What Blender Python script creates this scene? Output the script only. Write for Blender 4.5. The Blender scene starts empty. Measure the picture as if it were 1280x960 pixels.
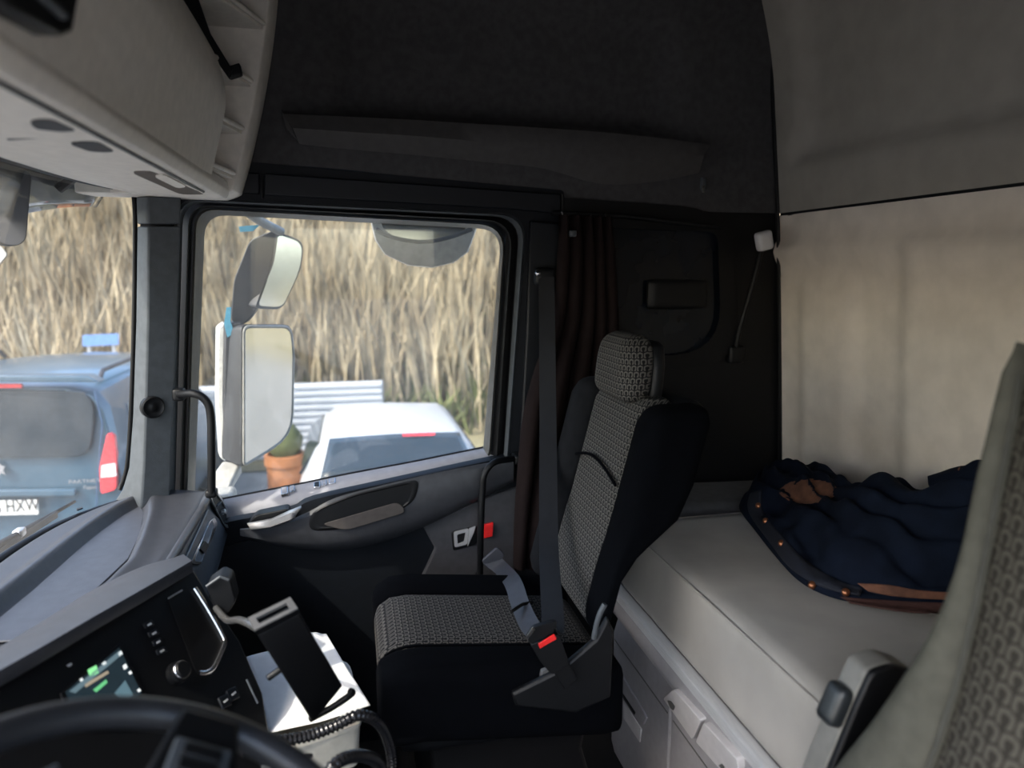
import bpy, bmesh, math, random
from mathutils import Vector, Matrix, noise as mn
random.seed(7)
S = bpy.context.scene
COL = S.collection
R = math.radians

# ------------------------------------------------------------------ camera
CAM = Vector((0, 0, 1.6)); FPX = 900.0; YAW = R(12.7); PIT = R(9.1)
FW = Vector((math.sin(YAW)*math.cos(PIT), math.cos(YAW)*math.cos(PIT), -math.sin(PIT)))
RT = Vector((math.cos(YAW), -math.sin(YAW), 0)); UP = RT.cross(FW)
cd = bpy.data.cameras.new('camera'); cam = bpy.data.objects.new('camera', cd); COL.objects.link(cam)
cd.sensor_width = 36; cd.lens = 36*FPX/1280; cd.clip_start = .02; cd.clip_end = 500
cam.matrix_world = Matrix(((RT.x, UP.x, -FW.x, CAM.x), (RT.y, UP.y, -FW.y, CAM.y), (RT.z, UP.z, -FW.z, CAM.z), (0, 0, 0, 1)))
cd.dof.use_dof = True; cd.dof.focus_distance = 1.95; cd.dof.aperture_fstop = 2.0
S.camera = cam
# ------------------------------------------------------------------ world, sun, exposure
S.view_settings.view_transform = 'Standard'; S.view_settings.look = 'None'
S.view_settings.gamma = 1; S.view_settings.use_curve_mapping = False
S.view_settings.exposure = 0.6
SUN_DIR = Vector((.78, .47, -.92)).normalized()          # direction the light travels
w = bpy.data.worlds.new('sky'); S.world = w; w.use_nodes = True
wn = w.node_tree.nodes; wl = w.node_tree.links
bg = wn['Background']; bg.inputs[1].default_value = 0.62
sky = wn.new('ShaderNodeTexSky'); sky.sky_type = 'NISHITA'; sky.sun_disc = False
sky.sun_elevation = math.asin(-SUN_DIR.z); sky.sun_rotation = math.atan2(-SUN_DIR.x, -SUN_DIR.y)
sky.air_density = 1.0; sky.dust_density = 3.0; sky.ozone_density = 1.0
wl.new(sky.outputs[0], bg.inputs[0])
sd = bpy.data.lights.new('sun', 'SUN'); sd.energy = 3.5; sd.angle = R(.6); sd.color = (1, .92, .80)
so = bpy.data.objects.new('sun', sd); COL.objects.link(so); so.location = (0, -6, 6)
so.rotation_euler = SUN_DIR.to_track_quat('-Z', 'Y').to_euler()

# ------------------------------------------------------------------ helpers
def ray(x, y): return FW + RT*((x-640)/FPX) - UP*((y-480)/FPX)
def PY(x, y, Y): d = ray(x, y); return CAM + d*((Y-CAM.y)/d.y)
def PX(x, y, X): d = ray(x, y); return CAM + d*((X-CAM.x)/d.x)
def PZ(x, y, Z): d = ray(x, y); return CAM + d*((Z-CAM.z)/d.z)
class Plane:
    def __init__(s, a, b, c):
        s.o = Vector(a); s.n = (Vector(b)-s.o).cross(Vector(c)-s.o).normalized()
        if s.n.dot(CAM-s.o) < 0: s.n = -s.n               # n points to the viewer's side
        s.u = (Vector(b)-s.o).normalized(); s.v = s.n.cross(s.u)
    def at(s, x, y, off=0.0):
        d = ray(x, y); t = (s.o-CAM).dot(s.n)/d.dot(s.n); return CAM+d*t+s.n*off
def sst(a, b, x):
    t = max(0, min(1, (x-a)/(b-a))); return t*t*(3-2*t)
def lerp(a, b, t): return a+(b-a)*t
def poly_at(pts, t):
    """point on a polyline at parameter 0..1 (by length)"""
    L = [(pts[i+1]-pts[i]).length for i in range(len(pts)-1)]; s = t*sum(L)
    for i, l in enumerate(L):
        if s <= l or i == len(L)-1: return pts[i].lerp(pts[i+1], min(1, s/max(l, 1e-9)))
        s -= l
def smooth_path(pts, n=6):
    """Catmull-Rom through the points"""
    pts = [Vector(p) for p in pts]; out = []
    for i in range(len(pts)-1):
        p0 = pts[max(0, i-1)]; p1 = pts[i]; p2 = pts[i+1]; p3 = pts[min(len(pts)-1, i+2)]
        for k in range(n):
            t = k/n
            out.append(.5*((2*p1)+(p2-p0)*t+(2*p0-5*p1+4*p2-p3)*t*t+(3*p1-p0-3*p2+p3)*t**3))
    out.append(pts[-1]); return out
def rq(corners, radii, n=6):
    """rounded polygon in 2-D (pixel or metre) space"""
    out = []; m = len(corners); cs = [Vector((c[0], c[1])) for c in corners]
    for i, c in enumerate(cs):
        a = (cs[i-1]-c); b = (cs[(i+1) % m]-c); r = radii[i] if hasattr(radii, '__len__') else radii
        p = c+a.normalized()*min(r, a.length*.49); q = c+b.normalized()*min(r, b.length*.49)
        for k in range(n+1):
            t = k/n; out.append((1-t)**2*p+2*t*(1-t)*c+t*t*q)
    return out

# ---- materials
MATS = {}
def mat(name, col, rough=.6, metal=0.0, var=.12, scale=40, bump=.0, bscale=300, spec=.5, coat=0, stretch=None, col2=None, emit=None, sheen=0):
    if name in MATS: return MATS[name]
    m = bpy.data.materials.new(name); m.use_nodes = True; nt = m.node_tree; b = nt.nodes['Principled BSDF']
    b.inputs['Roughness'].default_value = rough; b.inputs['Metallic'].default_value = metal
    b.inputs['Specular IOR Level'].default_value = spec; b.inputs['Coat Weight'].default_value = coat
    b.inputs['Sheen Weight'].default_value = sheen
    tc = nt.nodes.new('ShaderNodeTexCoord'); mp = nt.nodes.new('ShaderNodeMapping')
    nt.links.new(tc.outputs['Object'], mp.inputs[0])
    if stretch: mp.inputs['Scale'].default_value = stretch
    nz = nt.nodes.new('ShaderNodeTexNoise'); nz.inputs['Scale'].default_value = scale; nz.inputs['Detail'].default_value = 4
    nt.links.new(mp.outputs[0], nz.inputs['Vector'])
    rp = nt.nodes.new('ShaderNodeValToRGB')
    c1 = [max(0, c*(1-var)) for c in col]; c2 = col2 or [min(1, c*(1+var)) for c in col]
    rp.color_ramp.elements[0].position = .35; rp.color_ramp.elements[1].position = .65
    rp.color_ramp.elements[0].color = (*c1, 1); rp.color_ramp.elements[1].color = (*c2, 1)
    nt.links.new(nz.outputs[0], rp.inputs[0]); nt.links.new(rp.outputs[0], b.inputs['Base Color'])
    if bump:
        n2 = nt.nodes.new('ShaderNodeTexNoise'); n2.inputs['Scale'].default_value = bscale; n2.inputs['Detail'].default_value = 2
        nt.links.new(tc.outputs['Object'], n2.inputs['Vector'])
        bp = nt.nodes.new('ShaderNodeBump'); bp.inputs['Strength'].default_value = bump; bp.inputs['Distance'].default_value = .002
        nt.links.new(n2.outputs[0], bp.inputs['Height']); nt.links.new(bp.outputs[0], b.inputs['Normal'])
    if emit:
        b.inputs['Emission Color'].default_value = (*emit[0], 1); b.inputs['Emission Strength'].default_value = emit[1]
    MATS[name] = m; return m
def glassmat(name, tint, refl=.03, rough=.02, dirt=.0):
    m = bpy.data.materials.new(name); m.use_nodes = True; nt = m.node_tree; nt.nodes.remove(nt.nodes['Principled BSDF'])
    out = nt.nodes['Material Output']
    t = nt.nodes.new('ShaderNodeBsdfTransparent'); t.inputs[0].default_value = (*tint, 1)
    g = nt.nodes.new('ShaderNodeBsdfGlossy'); g.inputs['Roughness'].default_value = rough; g.inputs[0].default_value = (1, 1, 1, 1)
    lw = nt.nodes.new('ShaderNodeLayerWeight'); lw.inputs[0].default_value = .5
    pw = nt.nodes.new('ShaderNodeMath'); pw.operation = 'POWER'; pw.inputs[1].default_value = 5; nt.links.new(lw.outputs['Facing'], pw.inputs[0])
    ad = nt.nodes.new('ShaderNodeMath'); ad.operation = 'MULTIPLY_ADD'; ad.inputs[1].default_value = .9; ad.inputs[2].default_value = refl; nt.links.new(pw.outputs[0], ad.inputs[0])
    mx = nt.nodes.new('ShaderNodeMixShader'); nt.links.new(ad.outputs[0], mx.inputs[0])
    nt.links.new(t.outputs[0], mx.inputs[1]); nt.links.new(g.outputs[0], mx.inputs[2])
    last = mx
    if dirt:
        d = nt.nodes.new('ShaderNodeBsdfTranslucent'); d.inputs[0].default_value = (.8, .78, .72, 1)
        nz = nt.nodes.new('ShaderNodeTexNoise'); nz.inputs['Scale'].default_value = 9; nz.inputs['Detail'].default_value = 6
        mt = nt.nodes.new('ShaderNodeMath'); mt.operation = 'MULTIPLY'; mt.inputs[1].default_value = dirt
        nt.links.new(nz.outputs[0], mt.inputs[0])
        m2 = nt.nodes.new('ShaderNodeMixShader'); nt.links.new(mt.outputs[0], m2.inputs[0])
        nt.links.new(mx.outputs[0], m2.inputs[1]); nt.links.new(d.outputs[0], m2.inputs[2]); last = m2
    nt.links.new(last.outputs[0], out.inputs[0]); MATS[name] = m; return m
def weavemat(name, dark, light, pitch, rough=.85):
    """woven seat cloth: staggered open loops of light yarn on a dark ground (UV in metres)"""
    m = bpy.data.materials.new(name); m.use_nodes = True; nt = m.node_tree; b = nt.nodes['Principled BSDF']
    N = nt.nodes; L = nt.links
    b.inputs['Roughness'].default_value = rough; b.inputs['Specular IOR Level'].default_value = .2
    def mth(op, a, c=None, d=None):
        n = N.new('ShaderNodeMath'); n.operation = op
        for i, v in enumerate((a, c, d)):
            if v is None: continue
            if isinstance(v, (int, float)): n.inputs[i].default_value = v
            else: L.new(v, n.inputs[i])
        return n.outputs[0]
    uv = N.new('ShaderNodeUVMap'); sp = N.new('ShaderNodeSeparateXYZ'); L.new(uv.outputs[0], sp.inputs[0])
    v = mth('DIVIDE', sp.outputs[1], pitch*.86); row = mth('FLOOR', v)
    u = mth('ADD', mth('DIVIDE', sp.outputs[0], pitch), mth('MULTIPLY', mth('MODULO', mth('ABSOLUTE', row), 2.0), .5))
    fu = mth('SUBTRACT', mth('FRACT', u), .5); fv = mth('SUBTRACT', mth('FRACT', v), .5)
    au = mth('ABSOLUTE', fu); av = mth('ABSOLUTE', fv)
    # rounded-square ring, opened on its lower side, with a short stem to the next row
    d = mth('POWER', mth('ADD', mth('POWER', au, 4.0), mth('POWER', av, 4.0)), .25)
    ring = mth('LESS_THAN', mth('ABSOLUTE', mth('SUBTRACT', d, .33)), .10)
    gap = mth('MULTIPLY', mth('LESS_THAN', au, .15), mth('LESS_THAN', fv, 0.0))
    ring = mth('MULTIPLY', ring, mth('SUBTRACT', 1.0, gap))
    stem = mth('MULTIPLY', mth('LESS_THAN', au, .10), mth('GREATER_THAN', fv, .25))
    tot = mth('MAXIMUM', ring, stem)
    nz = N.new('ShaderNodeTexNoise'); nz.inputs['Scale'].default_value = 900; L.new(uv.outputs[0], nz.inputs['Vector'])
    fac = mth('MULTIPLY', tot, mth('ADD', mth('MULTIPLY', nz.outputs[0], .8), .5))
    mx = N.new('ShaderNodeMix'); mx.data_type = 'RGBA'; L.new(fac, mx.inputs['Factor'])
    mx.inputs['A'].default_value = (*dark, 1); mx.inputs['B'].default_value = (*light, 1)
    L.new(mx.outputs['Result'], b.inputs['Base Color'])
    bp = N.new('ShaderNodeBump'); bp.inputs['Strength'].default_value = .6; bp.inputs['Distance'].default_value = .002
    L.new(tot, bp.inputs['Height']); L.new(bp.outputs[0], b.inputs['Normal'])
    MATS[name] = m; return m

DARKFAB = mat('charcoal_headliner_cloth', (.060, .059, .061), .95, bump=.4, bscale=500, spec=.1)
LIGHTFAB = mat('pale_grey_headliner_cloth', (.70, .635, .56), .95, bump=.3, bscale=600, spec=.1, var=.06, scale=12)
BLACKPL = mat('black_plastic', (.0026, .003, .004), .5, bump=.1, spec=.3)
BLUEBLK = mat('blue_black_pillar_plastic', (.0045, .006, .009), .5, bump=.1, spec=.3)
PILLAR = mat('grey_pillar_plastic', (.055, .063, .071), .55, bump=.15)
RUBBER = mat('black_rubber_seal', (.003, .003, .0035), .45, spec=.3)
FRAMEPL = mat('grey_window_frame_plastic', (.10, .097, .088), .5)
OHPL = mat('pale_grey_overhead_plastic', (.72, .68, .62), .55, bump=.1, var=.05)
DASHTOP = mat('soft_grey_dash_plastic', (.032, .034, .041), .42, bump=.25, bscale=500)
DASHTRAY = mat('blue_grey_dash_tray_rubber', (.038, .042, .054), .5, bump=.2)
GLOVE = mat('satin_blue_grey_dash_panel', (.075, .085, .10), .38, bump=.1)
CHROME = mat('satin_chrome', (.62, .62, .64), .22, 1.0, var=.03)
SILVER = mat('silver_paint', (.45, .45, .46), .35, .6, var=.03)
DOORGREY = mat('dark_grey_door_plastic', (.045, .045, .050), .55, bump=.2)
DOORTRIM = mat('light_grey_door_top_plastic', (.30, .30, .33), .5, bump=.1, var=.05)
SEATBLK = mat('black_seat_cloth', (.0016, .0019, .0028), .95, bump=.4, bscale=700, spec=.04)
WEAVE_P = weavemat('passenger_seat_weave', (.006, .006, .0065), (.10, .094, .086), .017)
WEAVE_D = weavemat('driver_seat_weave', (.030, .027, .022), (.095, .089, .073), .027)
BOLST_D = mat('grey_green_seat_cloth', (.075, .074, .060), .9, bump=.4, bscale=700, spec=.2)  # paler than the passenger seat's bolsters
BELT = mat('charcoal_belt_webbing', (.008, .009, .012), .55, bump=.5, bscale=900, stretch=(1, 1, 1))
BELT2 = mat('grey_belt_webbing', (.035, .038, .048), .5, bump=.4, bscale=900)  # paler than the shoulder strap's webbing
RED = mat('red_plastic', (.75, .02, .02), .4)
MATTR = mat('grey_mattress_velour', (.32, .297, .266), .95, bump=.3, bscale=500, var=.10, scale=5, spec=.1, sheen=.1)
BUNKPL = mat('grey_bunk_plastic', (.30, .285, .285), .5, bump=.15, var=.05)
BUNKLT = mat('pale_bunk_panel_plastic', (.55, .52, .50), .45, var=.05)
ALU = mat('brushed_aluminium', (.75, .74, .72), .4, .5, var=.08, stretch=(20, .5, 20))
CURT = mat('dark_brown_curtain_cloth', (.012, .008, .008), .95, bump=.3, bscale=600, spec=.1)
LAMPGL = mat('frosted_lamp_lens', (.6, .6, .62), .3, var=.04)
FLOORM = mat('black_floor_rubber', (.012, .012, .013), .7, bump=.4, bscale=150)
NAVY = mat('navy_padded_cloth', (.0045, .0075, .016), .9, bump=.3, bscale=200, spec=.1, var=.25, scale=18)
CORD = mat('brown_corduroy', (.115, .047, .026), .9, bump=.6, bscale=400, var=.3, scale=30)
SNAP = mat('copper_snap', (.30, .12, .06), .35, .8)
PAPER = mat('white_paper', (.80, .80, .80), .8, var=.03)
TRAYPL = mat('cloudy_plastic_tray', (.55, .52, .45), .4, var=.08)
HOSE = mat('glossy_black_hose', (.012, .012, .014), .18)
WHITEP = mat('white_paint', (.50, .52, .55), .3, coat=.3, var=.04)
MIRR = mat('dusty_mirror_glass', (.85, .84, .80), .12, 1.0, var=.08, scale=8)
BLUEP = mat('sky_blue_car_paint', (.034, .076, .115), .3, coat=.5, var=.05)
CARGL = mat('dark_car_glass', (.02, .03, .04), .08, var=.1)
TAILR = mat('red_tail_lens', (.65, .05, .06), .25)
TAILW = mat('clear_tail_lens', (.7, .6, .6), .25)
TYRE = mat('tyre_rubber', (.02, .02, .02), .8)
GLASS_W = glassmat('windscreen_glass', (.80, .83, .83), dirt=.05)
GLASS_S = glassmat('side_window_glass', (.80, .82, .81), dirt=.07)
VISOR = glassmat('smoked_visor_acrylic', (.30, .33, .37), dirt=.12)

# ---- objects
WL = {}
def empty_at(name, loc):
    o = bpy.data.objects.new(name, None); COL.objects.link(o); o.location = loc; o.empty_display_size = .05; WL[o.name] = Vector(loc); return o
def thing(name, label, cat, loc, group=None):
    o = empty_at(name, loc); o['label'] = label; o['category'] = cat
    if group: o['group'] = group
    return o
def struct(name, loc=(0, 0, 0), label=None):
    o = empty_at(name, loc); o['kind'] = 'structure'
    if label: o['label'] = label
    return o
def tag(o, label, cat, group=None):
    o['label'] = label; o['category'] = cat
    if group: o['group'] = group
    return o
def mk(name, vf, m, parent=None, smooth=False, bevel=0, seg=2, sub=0, solid=0, uv=None, angle=35):
    v, f = vf[0], vf[1]
    v = [Vector(p) for p in v]
    lo = Vector((min(p.x for p in v), min(p.y for p in v), min(p.z for p in v))); hi = Vector((max(p.x for p in v), max(p.y for p in v), max(p.z for p in v)))
    org = Vector(((lo.x+hi.x)/2, (lo.y+hi.y)/2, lo.z))
    me = bpy.data.meshes.new(name); me.from_pydata([p-org for p in v], [], f); 
    bm = bmesh.new(); bm.from_mesh(me); bmesh.ops.recalc_face_normals(bm, faces=bm.faces); bm.to_mesh(me); bm.free()
    me.materials.append(m)
    o = bpy.data.objects.new(name, me); COL.objects.link(o)
    if uv is None and len(vf) > 2: uv = vf[2]
    if uv:
        ul = me.uv_layers.new(name='UVMap')
        for lp in me.loops: ul.data[lp.index].uv = uv[lp.vertex_index]
    if parent is not None:
        o.parent = parent; o.location = org-WL[parent.name]
    else: o.location = org
    WL[o.name] = org
    if solid:
        md = o.modifiers.new('thickness', 'SOLIDIFY'); md.thickness = solid; md.offset = 0
    if bevel:
        md = o.modifiers.new('bevel', 'BEVEL'); md.width = bevel; md.segments = seg; md.limit_method = 'ANGLE'; md.angle_limit = R(angle)
        smooth = True
    if sub:
        md = o.modifiers.new('smooth', 'SUBSURF'); md.levels = sub; md.render_levels = sub
    if smooth:
        for p in me.polygons: p.use_smooth = True
        if not sub and hasattr(me, 'set_sharp_from_angle') and smooth != 2: me.set_sharp_from_angle(angle=R(50))
    return o
def kind(o, k): o['kind'] = k; return o
BOXF = [(0, 1, 3, 2), (4, 6, 7, 5), (0, 4, 5, 1), (2, 3, 7, 6), (0, 2, 6, 4), (1, 5, 7, 3)]
def box(lo, hi):
    return [Vector((x, y, z)) for x in (lo[0], hi[0]) for y in (lo[1], hi[1]) for z in (lo[2], hi[2])], BOXF
def obox(c, ax, ay, az):
    """box from centre and three half-axis vectors"""
    return [Vector(c)+ax*i+ay*j+az*k for i in (-1, 1) for j in (-1, 1) for k in (-1, 1)], BOXF
def prism(pts, vec):
    n = len(pts); v = [Vector(p) for p in pts]+[Vector(p)+Vector(vec) for p in pts]
    f = [tuple(range(n)), tuple(range(2*n-1, n-1, -1))]+[(i, (i+1) % n, n+(i+1) % n, n+i) for i in range(n)]
    return v, f
def loft(rings, closed=True, caps=True):
    n = len(rings[0]); v = [Vector(p) for r in rings for p in r]; f = []
    for i in range(len(rings)-1):
        for j in range(n if closed else n-1):
            f.append((i*n+j, i*n+(j+1) % n, (i+1)*n+(j+1) % n, (i+1)*n+j))
    if caps and closed: f += [tuple(range(n)), tuple(range(len(v)-1, len(v)-1-n, -1))]
    return v, f
def tube(path, r, n=10, ry=None):
    path = [Vector(p) for p in path]; rings = []; ref = None
    for i, p in enumerate(path):
        t = (path[min(i+1, len(path)-1)]-path[max(i-1, 0)]).normalized()
        if ref is None: ref = t.orthogonal().normalized()
        ref = (ref-t*ref.dot(t)).normalized(); b = t.cross(ref)
        rr = r[i] if hasattr(r, '__len__') else r
        rings.append([p+ref*math.cos(2*math.pi*k/n)*rr+b*math.sin(2*math.pi*k/n)*rr for k in range(n)])
    return loft(rings)
def ribbon(path, wid, w, t=.0015):
    """flat webbing: path, width direction(s), half width, thickness"""
    rings = []; path = [Vector(p) for p in path]
    for i, p in enumerate(path):
        tg = (path[min(i+1, len(path)-1)]-path[max(i-1, 0)]).normalized()
        d = Vector(wid[i] if isinstance(wid, list) else wid); d = (d-tg*d.dot(tg)).normalized(); nn = tg.cross(d)
        ww = w[i] if hasattr(w, '__len__') else w
        rings.append([p-d*ww-nn*t, p+d*ww-nn*t, p+d*ww+nn*t, p-d*ww+nn*t])
    return loft(rings)
def grid(fn, nu, nv):
    v = []; uv = []
    for i in range(nu+1):
        for j in range(nv+1):
            v.append(Vector(fn(i/nu, j/nv))); uv.append((i/nu, j/nv))
    f = [(i*(nv+1)+j, (i+1)*(nv+1)+j, (i+1)*(nv+1)+j+1, i*(nv+1)+j+1) for i in range(nu) for j in range(nv)]
    return v, f
def rbox(half, r, n=8, deform=None, uvf=lambda q: (q.y-q.x, q.z)):
    """rounded box (origin centred); returns verts, faces, uv (planar by the two longest in-plane axes, metres)"""
    h = Vector(half); bm = bmesh.new(); bmesh.ops.create_cube(bm, size=2)
    bmesh.ops.subdivide_edges(bm, edges=bm.edges, cuts=n, use_grid_fill=True)
    v = []; uv = []
    for x in bm.verts:
        p = Vector((x.co.x, x.co.y, x.co.z))
        # denser sampling near the edges
        p = Vector([math.copysign(abs(c)**.75, c) for c in p])
        q = Vector([p[i]*h[i] for i in range(3)]); c = Vector([max(-(h[i]-r), min(h[i]-r, q[i])) for i in range(3)])
        d = q-c
        if d.length > 1e-9: q = c+d.normalized()*r
        uvp = uvf(q)
        v.append(deform(q) if deform else q); uv.append(uvp)
    bm.verts.index_update(); f = [tuple(a.index for a in fc.verts) for fc in bm.faces]; bm.free()
    return v, f, uv
def lathe(c, axis, prof, n=24):
    a = Vector(axis).normalized(); u = a.orthogonal().normalized(); b = a.cross(u)
    rings = [[Vector(c)+a*h+(u*math.cos(2*math.pi*k/n)+b*math.sin(2*math.pi*k/n))*max(r, 1e-4) for k in range(n)] for r, h in prof]
    return loft(rings)
def torus(c, axis, Rm, r, n=48, m=12, squash=1.0):
    a = Vector(axis).normalized(); u = a.orthogonal().normalized(); b = a.cross(u); v = []; f = []
    for i in range(n):
        d = u*math.cos(2*math.pi*i/n)+b*math.sin(2*math.pi*i/n)
        for j in range(m):
            t = 2*math.pi*j/m; v.append(Vector(c)+d*(Rm+r*math.cos(t))+a*(r*squash*math.sin(t)))
    for i in range(n):
        for j in range(m):
            f.append((i*m+j, ((i+1) % n)*m+j, ((i+1) % n)*m+(j+1) % m, i*m+(j+1) % m))
    return v, f
def join(*vfs):
    v = []; f = []
    for a in vfs:
        k = len(v); v += list(a[0]); f += [tuple(i+k for i in q) for q in a[1]]
    return v, f
def ringfaces(a, b):
    n = len(a); return list(a)+list(b), [(i, (i+1) % n, n+(i+1) % n, n+i) for i in range(n)]
def text(name, body, org, xdir, ydir, size, m, parent, depth=.001, sx=1.0, shear=0, bold=0):
    c = bpy.data.curves.new(name, 'FONT'); c.body = body; c.size = size; c.extrude = depth; c.space_character = 1.05; c.shear = shear; c.offset = bold
    t = bpy.data.objects.new(name, c); COL.objects.link(t)
    dg = bpy.context.evaluated_depsgraph_get(); me = bpy.data.meshes.new_from_object(t.evaluated_get(dg))
    bpy.data.objects.remove(t); bpy.data.curves.remove(c)
    X = Vector(xdir).normalized(); Yv = Vector(ydir).normalized(); Z = X.cross(Yv)
    v = [Vector(org)+X*(p.co.x*sx)+Yv*p.co.y+Z*p.co.z for p in me.vertices]; f = [tuple(p.vertices) for p in me.polygons]
    bpy.data.meshes.remove(me)
    return mk(name, (v, f), m, parent)

# ================================================================== THE CAB SHELL
GZ = -1.0
fl = kind(mk('floor', box((-1.0, -.15, -.06), (1.58, 2.42, 0)), FLOORM), 'structure')
for k in range(7):                                       # ribs of the rubber mat in the passenger footwell
    x = -.08+.055*k
    mk('mat_rib', box((x, 1.1, 0.0), (x+.02, 2.2, .012)), FLOORM, fl, bevel=.003)
kind(mk('ceiling', box((-.8, -.2, 2.76), (1.5, 2.4, 2.82)), DARKFAB), 'structure')
kind(mk('wall_front', join(box((-1.0, -.15, 0), (-.95, 2.42, .55)), box((-.80, -.2, 1.83), (-.76, 2.4, 2.76))), BLACKPL), 'structure')
kind(mk('wall_driver_side', join(box((-.80, -.20, 1.86), (1.5, -.15, 2.76)), box((.58, -.20, 0), (1.58, -.15, 1.86)),
     box((-.82, -.20, .86), (-.62, -.15, 1.86)), box((-1.0, -.20, 0), (-.55, -.15, .86))), PILLAR), 'structure')
kind(mk('trim_3', box((-.6, -.20, -.06), (.60, -.12, .10)), BLACKPL, bevel=.01), 'structure')                  # sill of the open driver's door

# ---- rear wall: two padded panels with a dark seam between them
wr = struct('wall_rear', (1.5, 1.1, 0))
def rear_x(z): return lerp(1.466, 1.541, (1.784-z)/.96) if z < 1.784 else lerp(1.466, 1.385, (z-1.784)/.69)
def upper_pt(u, v):
    y = lerp(-.15, 2.305, u); z = lerp(1.789, 2.76, v); x = rear_x(z)
    d = min(2.17-y+.10*sst(2.10, 1.90, z), (z-1.90)-.02*(y-1.3)); rec = .035*sst(0, .07, d)
    x += rec
    # rounded turn into the side wall at the top corner
    return Vector((x-.10*sst(2.2, 2.76, z)*sst(1.9, 2.3, y), y, z))
mk('upper_panel', grid(upper_pt, 90, 40), mat('mid_grey_headliner_cloth', (.33, .305, .27), .95, bump=.3, bscale=600, spec=.1, var=.06, scale=12), wr, smooth=2)
def lower_pt(u, v):
    y = lerp(-.15, 2.305, u); z = lerp(.55, 1.781, v); x = rear_x(z)
    relief = .030*sst(1.74, 1.64, y)*sst(1.70, 1.62, z)*sst(.9, 1.0, z)            # broad raised pad behind the driver; its edges mostly imitate light edges
    relief += .022*sst(2.20, 2.12, y)*sst(1.86, 1.93, y)*sst(1.62, 1.5, z)*sst(.8, .95, z)
    relief += .018*sst(1.72, 1.66, z)*sst(1.60, 1.66, z)
    hol = .02*math.exp(-((y-2.24)/.05)**2-((z-1.72)/.07)**2)
    return Vector((x-relief+hol, y, z))
mk('lower_panel', grid(lower_pt, 90, 50), LIGHTFAB, wr, smooth=2)
mk('backing', box((1.58, -.15, .0), (1.62, 2.4, 2.76)), BLACKPL, wr)
mk('seam_strip', prism([(1.475, -.15, 1.779), (1.475, 2.3, 1.779), (1.475, 2.3, 1.791), (1.475, -.15, 1.791)], (.02, 0, 0)), BLACKPL, wr)

# ---- passenger side wall
wp = struct('wall_passenger_side', (.5, 2.32, 0))
def side_pt(u, v):
    x = lerp(-.78, 1.50, u); z0 = lerp(1.905, 1.79, sst(-.3, 1.3, x)); z = lerp(z0, 2.76, v)
    y = 2.30-.10*sst(2.0, 2.76, z)*0.5
    # shallow pocket above the ledge
    d = min(x-(-.06+.12*(z-2.0)), (1.10-.10*(z-2.0))-x, z-2.02, 2.42-z); y += .05*sst(0, .07, d)
    return Vector((x, y, z))
mk('upper_lining', grid(side_pt, 70, 40), DARKFAB, wp, smooth=2)
YW = 2.29
def onY(pts, Y): return [PY(x, y, Y) for x, y in pts]
RO = rq([(219, 247), (659, 268), (634, 600), (207, 700)], [32, 34, 10, 10])
RS = rq([(229, 252), (650, 272), (628, 592), (217, 690)], [30, 34, 10, 10])
RF = rq([(243, 259), (633, 281), (613, 572), (230, 660)], [26, 34, 8, 8])
RG = rq([(256.5, 268), (627, 287), (604, 560), (243, 629)], [28, 30, 5, 4])
def ob(P): return P[24:]+P[:18]
ROUT = rq([(176, 190), (705, 238), (690, 900), (172, 1000)], [5, 5, 5, 5])
mk('door_surround', ringfaces(onY(RO, 2.29), onY(ROUT, 2.30)), BLUEBLK, wp, solid=.004)
mk('door_surround_lip', loft([onY(ob(RO), 2.285), onY(ob(rq([(222.5, 249), (656, 270), (632, 598), (210, 697)], [32, 34, 10, 10])), 2.275), onY(ob(RS), 2.30)], closed=False), PILLAR, wp, smooth=True)
for a, b in (((328, 219), (328, 248)), ((703, 243), (703, 272))):   # joints between the header panels
    mk('panel_joint', tube([PY(*a, 2.284), PY(*b, 2.284)], .0035, 6), RUBBER, wp)
mk('header_panel', prism(onY([(331, 217), (700, 243), (700, 268), (640, 262), (331, 244)], 2.292), (0, -.012, 0)), BLUEBLK, wp, bevel=.004)
mk('header_panel', prism(onY([(180, 214), (325, 216.5), (325, 243), (245, 240), (180, 246)], 2.292), (0, -.012, 0)), BLUEBLK, wp, bevel=.004)
mk('rear_lower_lining', prism([(.50, 2.31, 0), (1.58, 2.31, 0), (1.54, 2.31, .8), (1.475, 2.31, 1.82), (.50, 2.31, 1.86)], (0, .03, 0)), BLACKPL, wp)
mk('lower_side', box((-.60, 2.42, -.06), (1.58, 2.45, .84)), BLACKPL, wp)
# black line where the side lining meets the rear wall
mk('corner_trim', tube(smooth_path([PY(x, y, 2.292) for x, y in ((957, -30), (962, 60), (967, 150), (972, 270), (974, 370), (975, 470), (975, 610))], 4), .007, 8), RUBBER, wp)
# ledge (open storage rail) on the side wall
LT = [(354, 142), (440, 146), (520, 150), (600, 155), (680, 160), (750, 165), (820, 172), (888, 181)]
LM = [(366, 160), (440, 165), (520, 170), (600, 177), (680, 184), (750, 195), (820, 199), (880, 194)]
LB = [(374, 180), (440, 187), (520, 194), (600, 202), (680, 211), (750, 230), (820, 227), (874, 216)]
def lp(L, Y): return [p for p in smooth_path([PY(x, y, Y) for x, y in L], 3)]
mk('ledge', loft([lp(LT, 2.31), lp(LT, 2.215), lp(LM, 2.20), lp(LB, 2.235), lp(LB, 2.31)], closed=False), DARKFAB if 0 else mat('charcoal_ledge_plastic', (.042, .040, .040), .7, bump=.2), wp, smooth=True)
mk('ledge_end', prism(onY([(354, 142), (366, 160), (374, 180), (360, 168)], 2.31), (0, -.08, 0)), MATS['charcoal_ledge_plastic'], wp, bevel=.004)

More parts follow.
